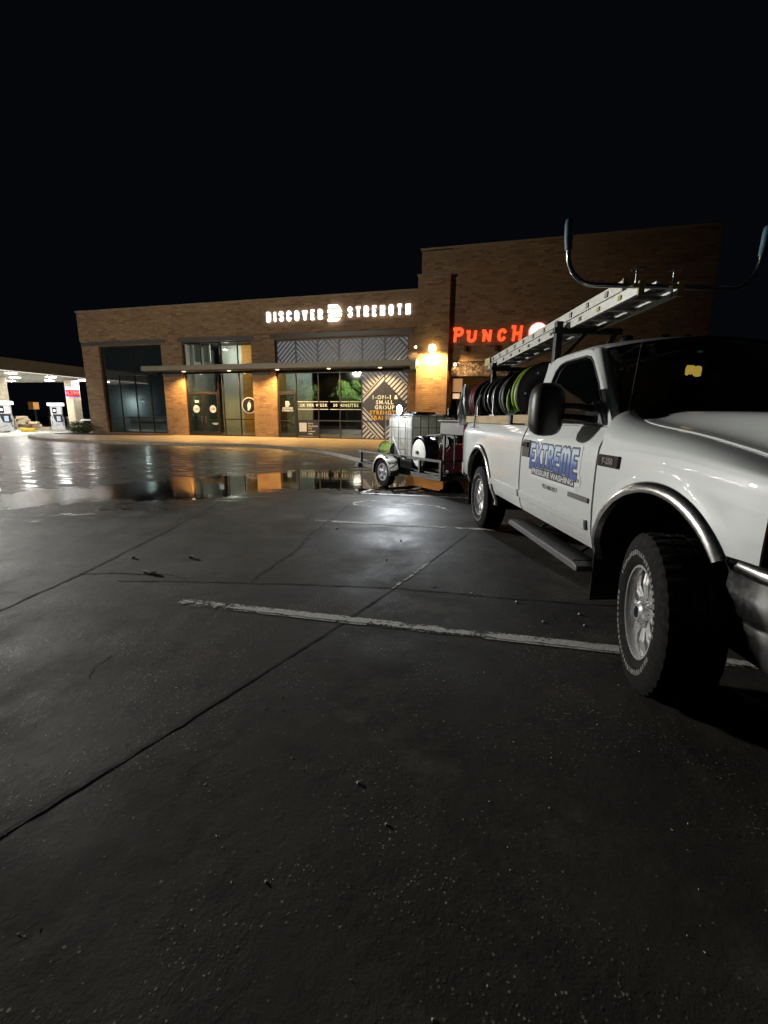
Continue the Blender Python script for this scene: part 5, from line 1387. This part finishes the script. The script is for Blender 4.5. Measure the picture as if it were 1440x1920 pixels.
# ---- rack, bolted to the truck
def rk(b, name='rack_post'): return b.build(name, M['black_steel'], trk, 0, .004)
for x, zt_ in ((-1.98, 2.255), (-3.92, 2.125)):
    for y in ((-.755,) if x > -3 else (-.755, .755)):
        rk(MB().bar((x, y, 1.34 if x < -3 else 1.34), (x, y, zt_), .06, .06))
    rk(MB().bar((x, -.80, zt_-.075), (x, -.17 if x > -3 else .80, zt_-.075), .05, .05), 'rack_crossbar')
    if x > -3: rk(MB().bar((x, -.235, zt_-.10), (x-.02, -.30, 1.99), .045, .045), 'rack_brace')
for x in (-1.98, -3.92):
    zt_ = 2.255 if x > -3 else 2.125
    for sd in ((-1,) if x > -3 else (-1, 1)): rk(MB().bar((x, sd*.50, zt_-.09), (x, sd*.73, zt_-.34), .03, .03), 'rack_brace')

# ---------------------------------------------------------------- things carried on the truck (top level, placed in truck space)
TM_ = Matrix.Translation(Vector(TO)) @ Matrix.Rotation(TYAW, 4, 'Z')
def on_truck(t, x, y, z, rz=0.0, rx=0.0, ry=0.0):
    p = TM_ @ Vector((x, y, z)); t.location = p; t.rotation_euler = (rx, ry, TYAW+rz); return t
# extension ladder
ld = thing('extension_ladder', 'aluminium extension ladder with yellow ends lying on the black truck rack', 'ladder')
z0l, z1l, xf, xr = 2.292, 2.165, -.93, -4.45
on_truck(ld, xr, 0, z1l); ld.rotation_euler = (0, 0, TYAW); 
Ll = xf-xr; ln_ = lambda x: (z0l-z1l)*x/Ll
def rail(x0, x1, y, z, mat, name, h=.075, w_=.030):
    b = MB()
    zz0, zz1 = z+ln_(x0), z+ln_(x1)
    def slab(y0, y1, a, b2):
        b.add([(x0, y0, zz0+a), (x1, y0, zz1+a), (x1, y1, zz1+a), (x0, y1, zz0+a), (x0, y0, zz0+b2), (x1, y0, zz1+b2), (x1, y1, zz1+b2), (x0, y1, zz0+b2)], [(0, 3, 2, 1), (4, 5, 6, 7), (0, 1, 5, 4), (1, 2, 6, 5), (2, 3, 7, 6), (3, 0, 4, 7)])
    slab(y-.003, y+.003, -h/2, h/2); slab(y+.0031, y+w_, -h/2, -h/2+.005); slab(y+.0031, y+w_, h/2-.005, h/2)
    return b.build(name, mat, ld)
yl, yr_ = -.685, -.385
for (yy, sgn_) in ((yl, 1), (yr_, -1)):
    r_ = rail(0, Ll, yy, -.035, M['aluminium'], 'lower_rail', .070, .030*sgn_) if sgn_ > 0 else rail(0, Ll, yy-.03, -.035, M['aluminium'], 'lower_rail', .070, .030)
    r2_ = rail(-.10, Ll-.22, yy+(.012 if sgn_ > 0 else -.04), .050, M['aluminium'], 'upper_rail', .070, .028)
for k in range(12):
    x = .12+k*.29
    MB().tube([(x, yl+.006, -.035+ln_(x)), (x, yr_-.01, -.035+ln_(x))], .018, 12).build('rung', M['aluminium'], ld, 50)
    MB().box(x-.020, x+.020, yl-.010, yl-.004, -.050+ln_(x), -.020+ln_(x)).build('rung_plate', M['fibre_yellow'] if k in (10, 11) else M['trim_grey'], ld)
    if x < Ll-.3:
        MB().tube([(x+.08, yl+.018, .05+ln_(x)), (x+.08, yr_-.03, .05+ln_(x))], .018, 12).build('rung', M['aluminium'], ld, 50)
        MB().box(x+.06, x+.10, yl+.001, yl+.008, .03+ln_(x), .07+ln_(x)).build('rung_plate', M['galvanised'], ld)
for (xx, yy, dz) in ((Ll, yl, -.035), (Ll, yr_-.03, -.035), (Ll-.22, yl+.012, .05), (0, yl, -.035), (-.10, yl+.012, .05)):
    MB().box(xx-.004, xx+.014, yy-.006, yy+.036, dz+ln_(xx)-.046, dz+ln_(xx)+.046).build('end_cap', M['fibre_yellow'], ld, 0, .003)
MB().box(-.16, .10, yl-.012, yl-.004, -.01, .09).build('end_plate', M['fibre_yellow'], ld)
# stand-off bar on the ladder
so = thing('ladder_standoff', 'bent chrome ladder stand-off bar with dark blue rubber tips at the ladder head', 'ladder stabiliser'); on_truck(so, -.98, 0, 2.30)
Lp = []
hw_ = .668; cy_ = -.492
def hoop():
    P = []
    P.append((0, cy_-hw_-.010, .335)); P.append((0, cy_-hw_+.0, .20))
    for i in range(9):
        a = PI + (PI/2)*i/8; P.append((0, cy_-hw_+.19+.19*math.cos(a), .175+.19*math.sin(a)))
    Q = [(0, 2*cy_-y, z) for _, y, z in P[::-1]]
    return P+Q
MB().tube(hoop(), .0155, 12).build('bar', M['chrome_worn'], so, 60)
for sd in (-1, 1):
    y = cy_+sd*hw_
    MB().tube([(0, y+sd*.000, .19), (0, y+sd*.008, .255), (0, y+sd*.012, .34), (0, y+sd*.012, .372), (0, y+sd*.012, .38)], [.023, .026, .027, .022, .008], 14).build('rubber_tip', M['blue_tip'], so, 60)
for y in (-.68, -.42):
    MB().tube([(0, y, -.08), (0, y, .10)], .006, 8).build('clamp_bolt', M['bright_steel'], so, 60); MB().tube([(-.02, y-.03, .085), (.0, y, .10), (.02, y+.03, .085)], .007, 6).build('wing_nut', M['bright_steel'], so, 60)
MB().box(-.02, .02, -.72, -.36, -.02, -.0155-.001).build('clamp_plate', M['black_steel'], so)

# timber frame over the bed
tf = thing('timber_frame', 'pale timber frame laid along the truck bed rails under the hose reels', 'timber frame'); on_truck(tf, 0, 0, 1.345)
MB().box(-4.57, -2.62, -.945, -.905, 0, .092).build('plank', M['wood'], tf, 0, .003); MB().box(-2.545, -2.09, -.925, -.885, .012, .098).build('plank', M['wood'], tf, 0, .003)
MB().box(-2.615, -2.55, -.948, -.70, -.002, .095).build('dark_batten', simple('blue_black', (.02, .025, .06), .5), tf, 0, .003)
MB().box(-4.57, -2.09, .905, .945, 0, .092).build('plank', M['wood'], tf, 0, .003)
for x in (-4.5, -3.8, -3.1, -2.2): MB().box(x-.045, x+.045, -.904, .904, .0, .038).build('cross_plank', M['wood'], tf, 0, .003)
MB().box(-4.46, -2.25, -.88, .88, .0385, .052).build('deck_board', M['black_steel'], tf)
# hose reels : axis along the truck
def hose_reel(label, xc_, yc_, R_, W_, hose, flange, zc_=None, group='hose reels on the truck bed', rimcol=None, hosefill=.86, coils=5):
    t = thing('hose_reel', label, 'hose reel', group=group); base = 1.40
    zc2 = zc_ or base+R_+.01; on_truck(t, xc_, yc_, base); z = zc2-base
    rot = Matrix.Translation((0, 0, z)) @ Matrix.Rotation(-PI/2, 4, 'Z')
    for s_ in (-1, 1):
        fl_ = MB().lathe([(.04, s_*W_/2), (R_*.55, s_*W_/2), (R_*.60, s_*(W_/2+.012)), (R_*.92, s_*(W_/2+.010)), (R_, s_*(W_/2+.004)), (R_+.006, s_*(W_/2-.006)), (R_-.012, s_*(W_/2-.010)), (.04, s_*(W_/2-.008))], 56, rot).build('flange', flange, t, 40)
        if rimcol: MB().tube([(s_*(W_/2-.002), (R_+.004)*math.cos(2*PI*i/48), z+(R_+.004)*math.sin(2*PI*i/48)) for i in range(48)], .007, 6, closed=True).build('flange_rim', rimcol, fl_, 60)
    n_ = coils
    hs = MB()
    r_h = (W_-.03)/(2*n_)
    for k in range(n_):
        x = -W_/2+.015+r_h+2*r_h*k; rr = R_*hosefill - (.012 if k % 2 else 0)
        hs.tube([(x+.004*math.sin(3*2*PI*i/48), rr*math.cos(2*PI*i/48), z+rr*math.sin(2*PI*i/48)) for i in range(48)], r_h*.98, 8, closed=True)
    hs.build('hose', hose, t, 60)
    MB().lathe([(R_*hosefill-r_h, -W_/2+.01), (R_*hosefill-r_h, W_/2-.01)], 40, rot).build('drum', M['black_steel'], t, 60)
    fr = MB()
    for s_ in (-1, 1):
        x = s_*(W_/2+.045)
        fr.bar((x, -.06, z), (x, -R_*.8, .0), .03, .012); fr.bar((x, .06, z), (x, R_*.8, .0), .03, .012); fr.cyl((x-.01, 0, z), (x+.01, 0, z), .05, 16)
    fr.bar((-W_/2-.06, -R_*.8, .012), (W_/2+.06, -R_*.8, .012), .04, .02); fr.bar((-W_/2-.06, R_*.8, .012), (W_/2+.06, R_*.8, .012), .04, .02)
    fr.build('frame', M['black_steel'] if flange is not M['galvanised'] else M['galvanised'], t)
    hbm = MB(); hbm.cyl((W_/2+.01, 0, z), (W_/2+.05, 0, z), .07, 20); hbm.build('hub', M['black_steel'], t, 40)
    bm2 = MB()
    for k in range(6):
        a = k*PI/3; bm2.cyl((W_/2+.012, R_*.74*math.cos(a), z+R_*.74*math.sin(a)), (W_/2+.022, R_*.74*math.cos(a), z+R_*.74*math.sin(a)), .010, 8)
    bm2.build('flange_bolts', M['bright_steel'], t)
    return t
hose_reel('largest hose reel, black flanges with lime green hose, next to the cab', -2.62, -.60, .315, .24, M['lime_hose'], M['black_steel'], 1.66, hosefill=.90, coils=4)
lh = thing('loose_hose', 'loose end of lime green hose drooping below the largest reel', 'hose'); on_truck(lh, -2.74, -.90, 1.45)
MB().tube([(-.02, .02, .30), (-.03, -.015, .20), (.0, -.025, .10), (.05, -.02, .03), (.02, .03, .02), (-.06, .06, .03)], .016, 8).build('hose', M['lime_hose'], lh, 60)
hose_reel('black hose reel with dark grey hose, just behind the lime hose reel', -3.06, -.64, .29, .30, M['grey_hose'], M['black_steel'], 1.655, hosefill=.8)
hose_reel('hose reel with bright steel rims and grey hose, third from the cab', -3.50, -.62, .275, .26, M['grey_hose'], M['black_plastic'], 1.66, rimcol=M['bright_steel'], hosefill=.80)
hose_reel('hose reel with thin pale rims and black hose, fourth from the cab', -3.90, -.62, .28, .26, M['rubber'], M['black_steel'], 1.66, rimcol=M['trim_grey'], hosefill=.82)
hose_reel('rearmost hose reel, wound with dark red hose', -4.27, -.68, .27, .26, M['maroon_hose'], M['black_steel'], 1.66, rimcol=M['maroon_hose'], hosefill=.93, coils=4)
# upright brackets, strap, wrap
for x, lb in ((-3.32, 'pale flat steel bracket standing between two reels nearest the lime hose'), (-4.05, 'pale flat steel bracket standing beside the red hose reel')):
    t = thing('reel_bracket', lb, 'bracket'); on_truck(t, x, -.90, 1.437)
    MB().box(-.012, .012, -.02, .02, 0, .22).build('upright', M['aluminium'], t); MB().box(-.09, .09, -.03, .03, -.0, .012).build('foot', M['aluminium'], t, 0, .002)
sp_ = thing('tie_strap', 'twisted pale tie strap hanging over the timber plank at the bed rear', 'strap'); on_truck(sp_, -3.95, -.955, 1.28)
MB().tube([(-.05, -.01, 0), (-.02, -.012, .10), (.03, -.012, .17), (.01, -.01, .26), (.05, .0, .36), (.04, .05, .43)], .013, 6).build('strap', M['decal_white'], sp_, 60)
pp = thing('steel_plate', 'tilted pale blue steel plate at the foot of the lime hose reel', 'plate'); on_truck(pp, -2.72, -.86, 1.445)
MB().box(-.13, .13, -.06, .06, -.004, .004, Matrix.Translation((0, 0, .035)) @ Matrix.Rotation(R(40), 4, 'X')).build('plate', simple('pale_blue_steel', (.20, .27, .32), .3, .6), pp)
wr = thing('plastic_bundle', 'bluish white plastic bundle hanging at the rear corner of the truck bed', 'plastic bundle'); on_truck(wr, -4.84, -.90, 1.30)
rows = []
for j in range(9):
    z = .62*j/8; w_ = interp([(0, .10), (.25, .12), (.6, .075), (.9, .05), (1, .03)], j/8); ring = []
    for k in range(22):
        a = 2*PI*k/22; r_ = w_*(1+.22*math.sin(5*a+j*.6)); ring.append((r_*math.cos(a)*.7+.01*math.sin(j), r_*math.sin(a), z))
    rows.append(ring+[ring[0]])
MB().grid(rows).build('wrapped_plastic', M['plastic_wrap'], wr, 30)

# ---------------------------------------------------------------- trailer (local x = towards its rear, y = to the far side)
tax = Vector((-.53, .848, 0)); tang = math.atan2(tax.y, tax.x); TR0 = Vector((1.02, 8.0, 0))
TRM = Matrix(((tax.x, .848, 0, TR0.x), (tax.y, .53, 0, TR0.y), (0, 0, 1, 0), (0, 0, 0, 1)))   # mirrored frame resolved below
def tl(x, y, z=0): return TR0 + tax*x + Vector((.848, .53, 0))*y + Vector((0, 0, z))
tr_ = thing('utility_trailer', 'black angle iron utility trailer hitched askew behind the truck', 'trailer', tuple(TR0), tang)
# local frame: x rearward, far side is -y
def P_(x, y, z): return (x, -y, z)
fr = MB(); Lt, Wt_ = 2.95, 1.5
for y in (0, Wt_): fr.bar(P_(-.02, y, .33), P_(Lt, y, .33), .05, .09)
for x in (0, .95, 1.9, Lt): fr.bar(P_(x, .03, .33), P_(x, Wt_-.03, .33), .05, .08)
fr.bar(P_(0, .25, .33), P_(-1.05, .75, .36), .06, .07); fr.bar(P_(0, Wt_-.25, .33), P_(-1.05, .75, .36), .06, .07)
fr.build('frame', M['black_steel'], tr_)
MB().box(.03, Lt-.03, -Wt_+.03, -.03, .385, .41).build('deck', M['black_steel'], tr_)
MB().bar(P_(-1.0, .75, .40), P_(-1.25, .75, .43), .07, .06).build('coupler', M['black_steel'], tr_)
MB().bar(P_(-.9, .75, .1), P_(-.9, .75, .85), .05).build('jack', M['galvanised'], tr_)
tpr = MB()
for y in (0, Wt_): tpr.bar(P_(-.02, y, .64), P_(Lt+.10, y, .64), .045, .045)
tpr.bar(P_(0, .03, .64), P_(0, Wt_-.03, .64), .04, .04)
tpr.build('top_rail', M['black_steel'], tr_)
for x, y in ((0, 0), (.64, 0), (1.38, 0), (2.15, 0), (Lt, 0), (0, Wt_), (1.38, Wt_), (Lt, Wt_)):
    MB().bar(P_(x, y, .285), P_(x, y, .617), .055, .045).build('post', M['black_steel'], tr_)
MB().box(Lt-.03, Lt+.12, -.10, .10, .26, .36).build('tail_bracket', M['black_steel'], tr_, 0, .01)
for sd, yy in ((-1, -.185), (1, Wt_+.185)):
    w_ = make_wheel('wheel', tr_, P_(1.60, yy, .300), PI, -1 if sd < 0 else 1, Rt=.300, Wt=.165, Rr=.175, spokes=5, rim_mat='pump_white', marks=False, seed=9)
    rows_ = []
    for i in range(25):
        a = R(-8+196*i/24)
        rows_.append([P_(1.60+(.355+dr_)*math.cos(a), yy+sd*o_, .300+(.355+dr_)*math.sin(a)) for o_, dr_ in ((-.105, 0), (.105, 0), (.112, -.05))])
    MB().grid(rows_).build('mudguard', M['chrome_worn'] if True else None, tr_, 50, 0, .003)
MB().cyl(P_(1.60, -.1, .30), P_(1.60, Wt_+.1, .30), .03, 10).build('axle', M['black_steel'], tr_)
MB().box(1.40, 1.48, .185, .30-.02, .69, .72).build('side_marker', M['amber'], tr_, 0, .005)

def on_trailer(t, x, y, z, rz=0): t.location = tl(x, y, z); t.rotation_euler = (0, 0, tang+rz); return t
# IBC tote : local x along trailer (1.0), far side -y (1.2)
ib = thing('water_tote', 'square white plastic water tote in a steel cage on the trailer', 'water tank'); on_trailer(ib, 1.08, .12, .41)
MB().box(.03, .97, -1.17, -.03, .13, 1.04).build('tank', M['tank'], ib, 0, .09, seg=4)
MB().lathe([(.0, .05), (.11, .05), (.115, 0)], 28, Matrix.Translation((.5, -.6, 1.045)) @ Matrix.Rotation(PI/2, 4, 'X')).build('lid', M['black_plastic'], ib, 40)
pal = MB()
for y in (-.04, -.6, -1.16): pal.box(0, 1.0, y-.04, y+.04, 0, .10)
pal.box(-.005, 1.005, -1.205, .005, .101, .128); pal.build('pallet', M['galvanised'], ib)
cg_ = MB(); zs_ = [.14, .36, .58, .80, 1.02]
for z in zs_:
    cg_.tube([(0, 0, z), (1.0, 0, z), (1.0, -1.2, z), (0, -1.2, z)], .008, 6, closed=True)
for k in range(5):
    x = k*.25; cg_.tube([(x, 0, .13), (x, 0, 1.06)], .009, 6); cg_.tube([(x, -1.2, .13), (x, -1.2, 1.06)], .009, 6)
for k in range(1, 7):
    y = -k*.2; cg_.tube([(0, y, .13), (0, y, 1.06)], .009, 6); cg_.tube([(1.0, y, .13), (1.0, y, 1.06)], .009, 6)
cg_.tube([(0, 0, 1.06), (1.0, 0, 1.06), (1.0, -1.2, 1.06), (0, -1.2, 1.06)], .013, 6, closed=True)
cg_.tube([(0, -.4, 1.07), (1.0, -.4, 1.07)], .012, 6); cg_.tube([(0, -.8, 1.07), (1.0, -.8, 1.07)], .012, 6)
cg_.build('cage', M['galvanised'], ib, merge=False)
MB().box(.06, .34, -.62, -.12, 1.075, 1.115).build('top_tray', M['black_plastic'], ib, 0, .01)
MB().cyl((-.02, -.92, 1.02), (-.02, -.92, 1.20), .045, 12).build('cage_knob', M['black_plastic'], ib)
# LED work light
wl_ = thing('work_light', 'small glaring white LED work light on top of the water tote', 'work light'); on_trailer(wl_, 1.48, .10, 1.50)
MB().tube([(0, -.04, .065), (0, .03, .065)], [.05, .092], 24).build('housing', M['black_plastic'], wl_, 40)
MB().cyl((0, .031, .065), (0, .042, .065), .088, 28).build('lens', emit('led_lens', (.92, .96, 1.0), 160), wl_)
ptl = ptlight('lamp_glow', (0, .12, .065), 22, (.9, .95, 1.0), .06, wl_)
p = tl(1.48, .03, 1.55)
spot('lamp_light', tuple(p), tuple(p + Vector((-.35, -1.5, -1.25))), 210, 92, .9, (.88, .94, 1.0), .04, wl_)
# big drum reel with pale disc
dr2 = thing('drum_reel', 'large upright hose drum with pale round face leaning in the trailer', 'hose drum'); on_trailer(dr2, .80, .22, .41, R(-8))
rot = Matrix.Translation((0, 0, .335)) @ Matrix.Rotation(0, 4, 'Z')
MB().lathe([(.30, .14), (.318, .12), (.318, -.14), (.30, -.16), (.05, -.16)], 56, rot).build('drum_body', M['black_plastic'], dr2, 40)
MB().lathe([(.0, .150), (.22, .150), (.25, .146), (.268, .141)], 56, rot @ Matrix.Translation((-.03, 0, -.015))).build('disc_face', M['pale_poly'], dr2, 40)
MB().tube([(.20*math.cos(R(a)), .175, .335+.20*math.sin(R(a))) for a in range(-140, 60, 12)], .006, 6).build('loose_cord', M['decal_white'], dr2, 60)
MB().cyl((0, .15, .335), (0, .185, .335), .035, 16).build('hub', M['black_steel'], dr2)
# pressure washer
pwz = thing('pressure_washer', 'red pressure washer with black engine and bent tube handle on the trailer front', 'pressure washer'); on_trailer(pwz, .36, .28, .41, R(0))
MB().prism([(-.30, 0), (.12, 0), (.22, .46), (-.12, .52), (-.20, .30)], -.46, -.02).build('red_cowl', M['red_paint'], pwz, 0, .02)
MB().box(-.28, .28, -.62, .03, .0, .05).build('base_tray', M['black_steel'], pwz, 0, .01)
MB().box(-.26, .20, -.62, -.18, .53, .78).build('engine_block', M['black_steel'], pwz, 0, .03)
MB().box(-.20, .12, -.55, -.25, .781, .86).build('fuel_tank', M['black_gloss'], pwz, 0, .03)
MB().cyl((-.16, .04, .56), (-.16, -.04, .56), .10, 20).build('pull_starter', M['black_plastic'], pwz, 40)
MB().cyl((.12, .02, .60), (.30, .02, .60), .05, 14).build('exhaust', M['bright_steel'], pwz, 40)
MB().tube([(.42, .06, .10), (.42, .06, .58), (.36, .06, .66), (-.38, .06, .72), (-.46, .06, .64), (-.46, .06, .10)], .018, 10).build('tube_handle', M['trim_grey'], pwz, 60)
rnd = random.Random(5)
for k in range(9):
    a = rnd.uniform(-.3, .25); z = rnd.uniform(.45, .80)
    MB().tube([(a, .03, z), (a+rnd.uniform(-.1, .1), .07, z-.05), (a+rnd.uniform(-.15, .15), .03, z-.16)], .008, 6).build('fitting', M['bright_steel'] if k % 3 == 0 else M['black_plastic'], pwz, 60)
bx = thing('tool_box', 'long black open tool box across the trailer front above the red washer', 'tool box'); on_trailer(bx, -.30, .18, 1.02, 0)
MB().box(-.16, .60, -.98, .0, .08, .32).build('box_body', M['black_plastic'], bx, 0, .02); MB().box(-.19, .64, -1.01, .03, .323, .36).build('lid', M['black_steel'], bx, 0, .01)
for x, y in ((-.10, -.06), (.52, -.06), (-.10, -.90), (.52, -.90)): MB().bar((x, y, .08), (x, y, -.60), .035).build('leg', M['black_steel'], bx)
# green hose coil on black spool at the rear corner
gs = thing('hose_spool', 'black spool of bright green hose by the trailer wheel', 'hose reel'); on_trailer(gs, 2.02, .22, .41, R(0))
for x_ in (-.17, .17):
    MB().lathe([(.03, -.005), (.185, -.005), (.185, .005), (.03, .005)], 40, Matrix.Translation((x_*1.35, 0, .30)) @ Matrix.Rotation(-PI/2, 4, 'Z')).build('flange', M['black_steel'], gs, 40)
hs = MB()
for k in range(9):
    x = -.19+.047*k; hs.tube([(x+.01*math.sin(4*PI*i/32), .15*math.cos(2*PI*i/32), .30+.15*math.sin(2*PI*i/32)) for i in range(32)], .026, 8, closed=True)
hs.build('green_hose', simple('green_hose', (.28, .42, .05), .5), gs, 60)
MB().bar((-.25, -.12, 0), (-.25, 0, .30), .03).build('stand', M['black_steel'], gs); MB().bar((.25, -.12, 0), (.25, 0, .30), .03).build('stand', M['black_steel'], gs)
MB().tube([(.28, 0, .30), (.36, 0, .30), (.36, .0, .20), (.44, 0, .20)], .010, 8).build('crank', M['bright_steel'], gs, 60)
# drip hose hanging from the tote
hh = thing('feed_hose', 'thin pale feed hose looping from the tote down to the drum', 'hose'); on_trailer(hh, 1.10, .08, .60, 0)
MB().tube([(.60, .02, .40), (.45, .03, .22), (.30, .04, .05), (.12, .05, -.02), (-.02, .06, .06)], .011, 8).build('hose', M['decal_white'], hh, 60)
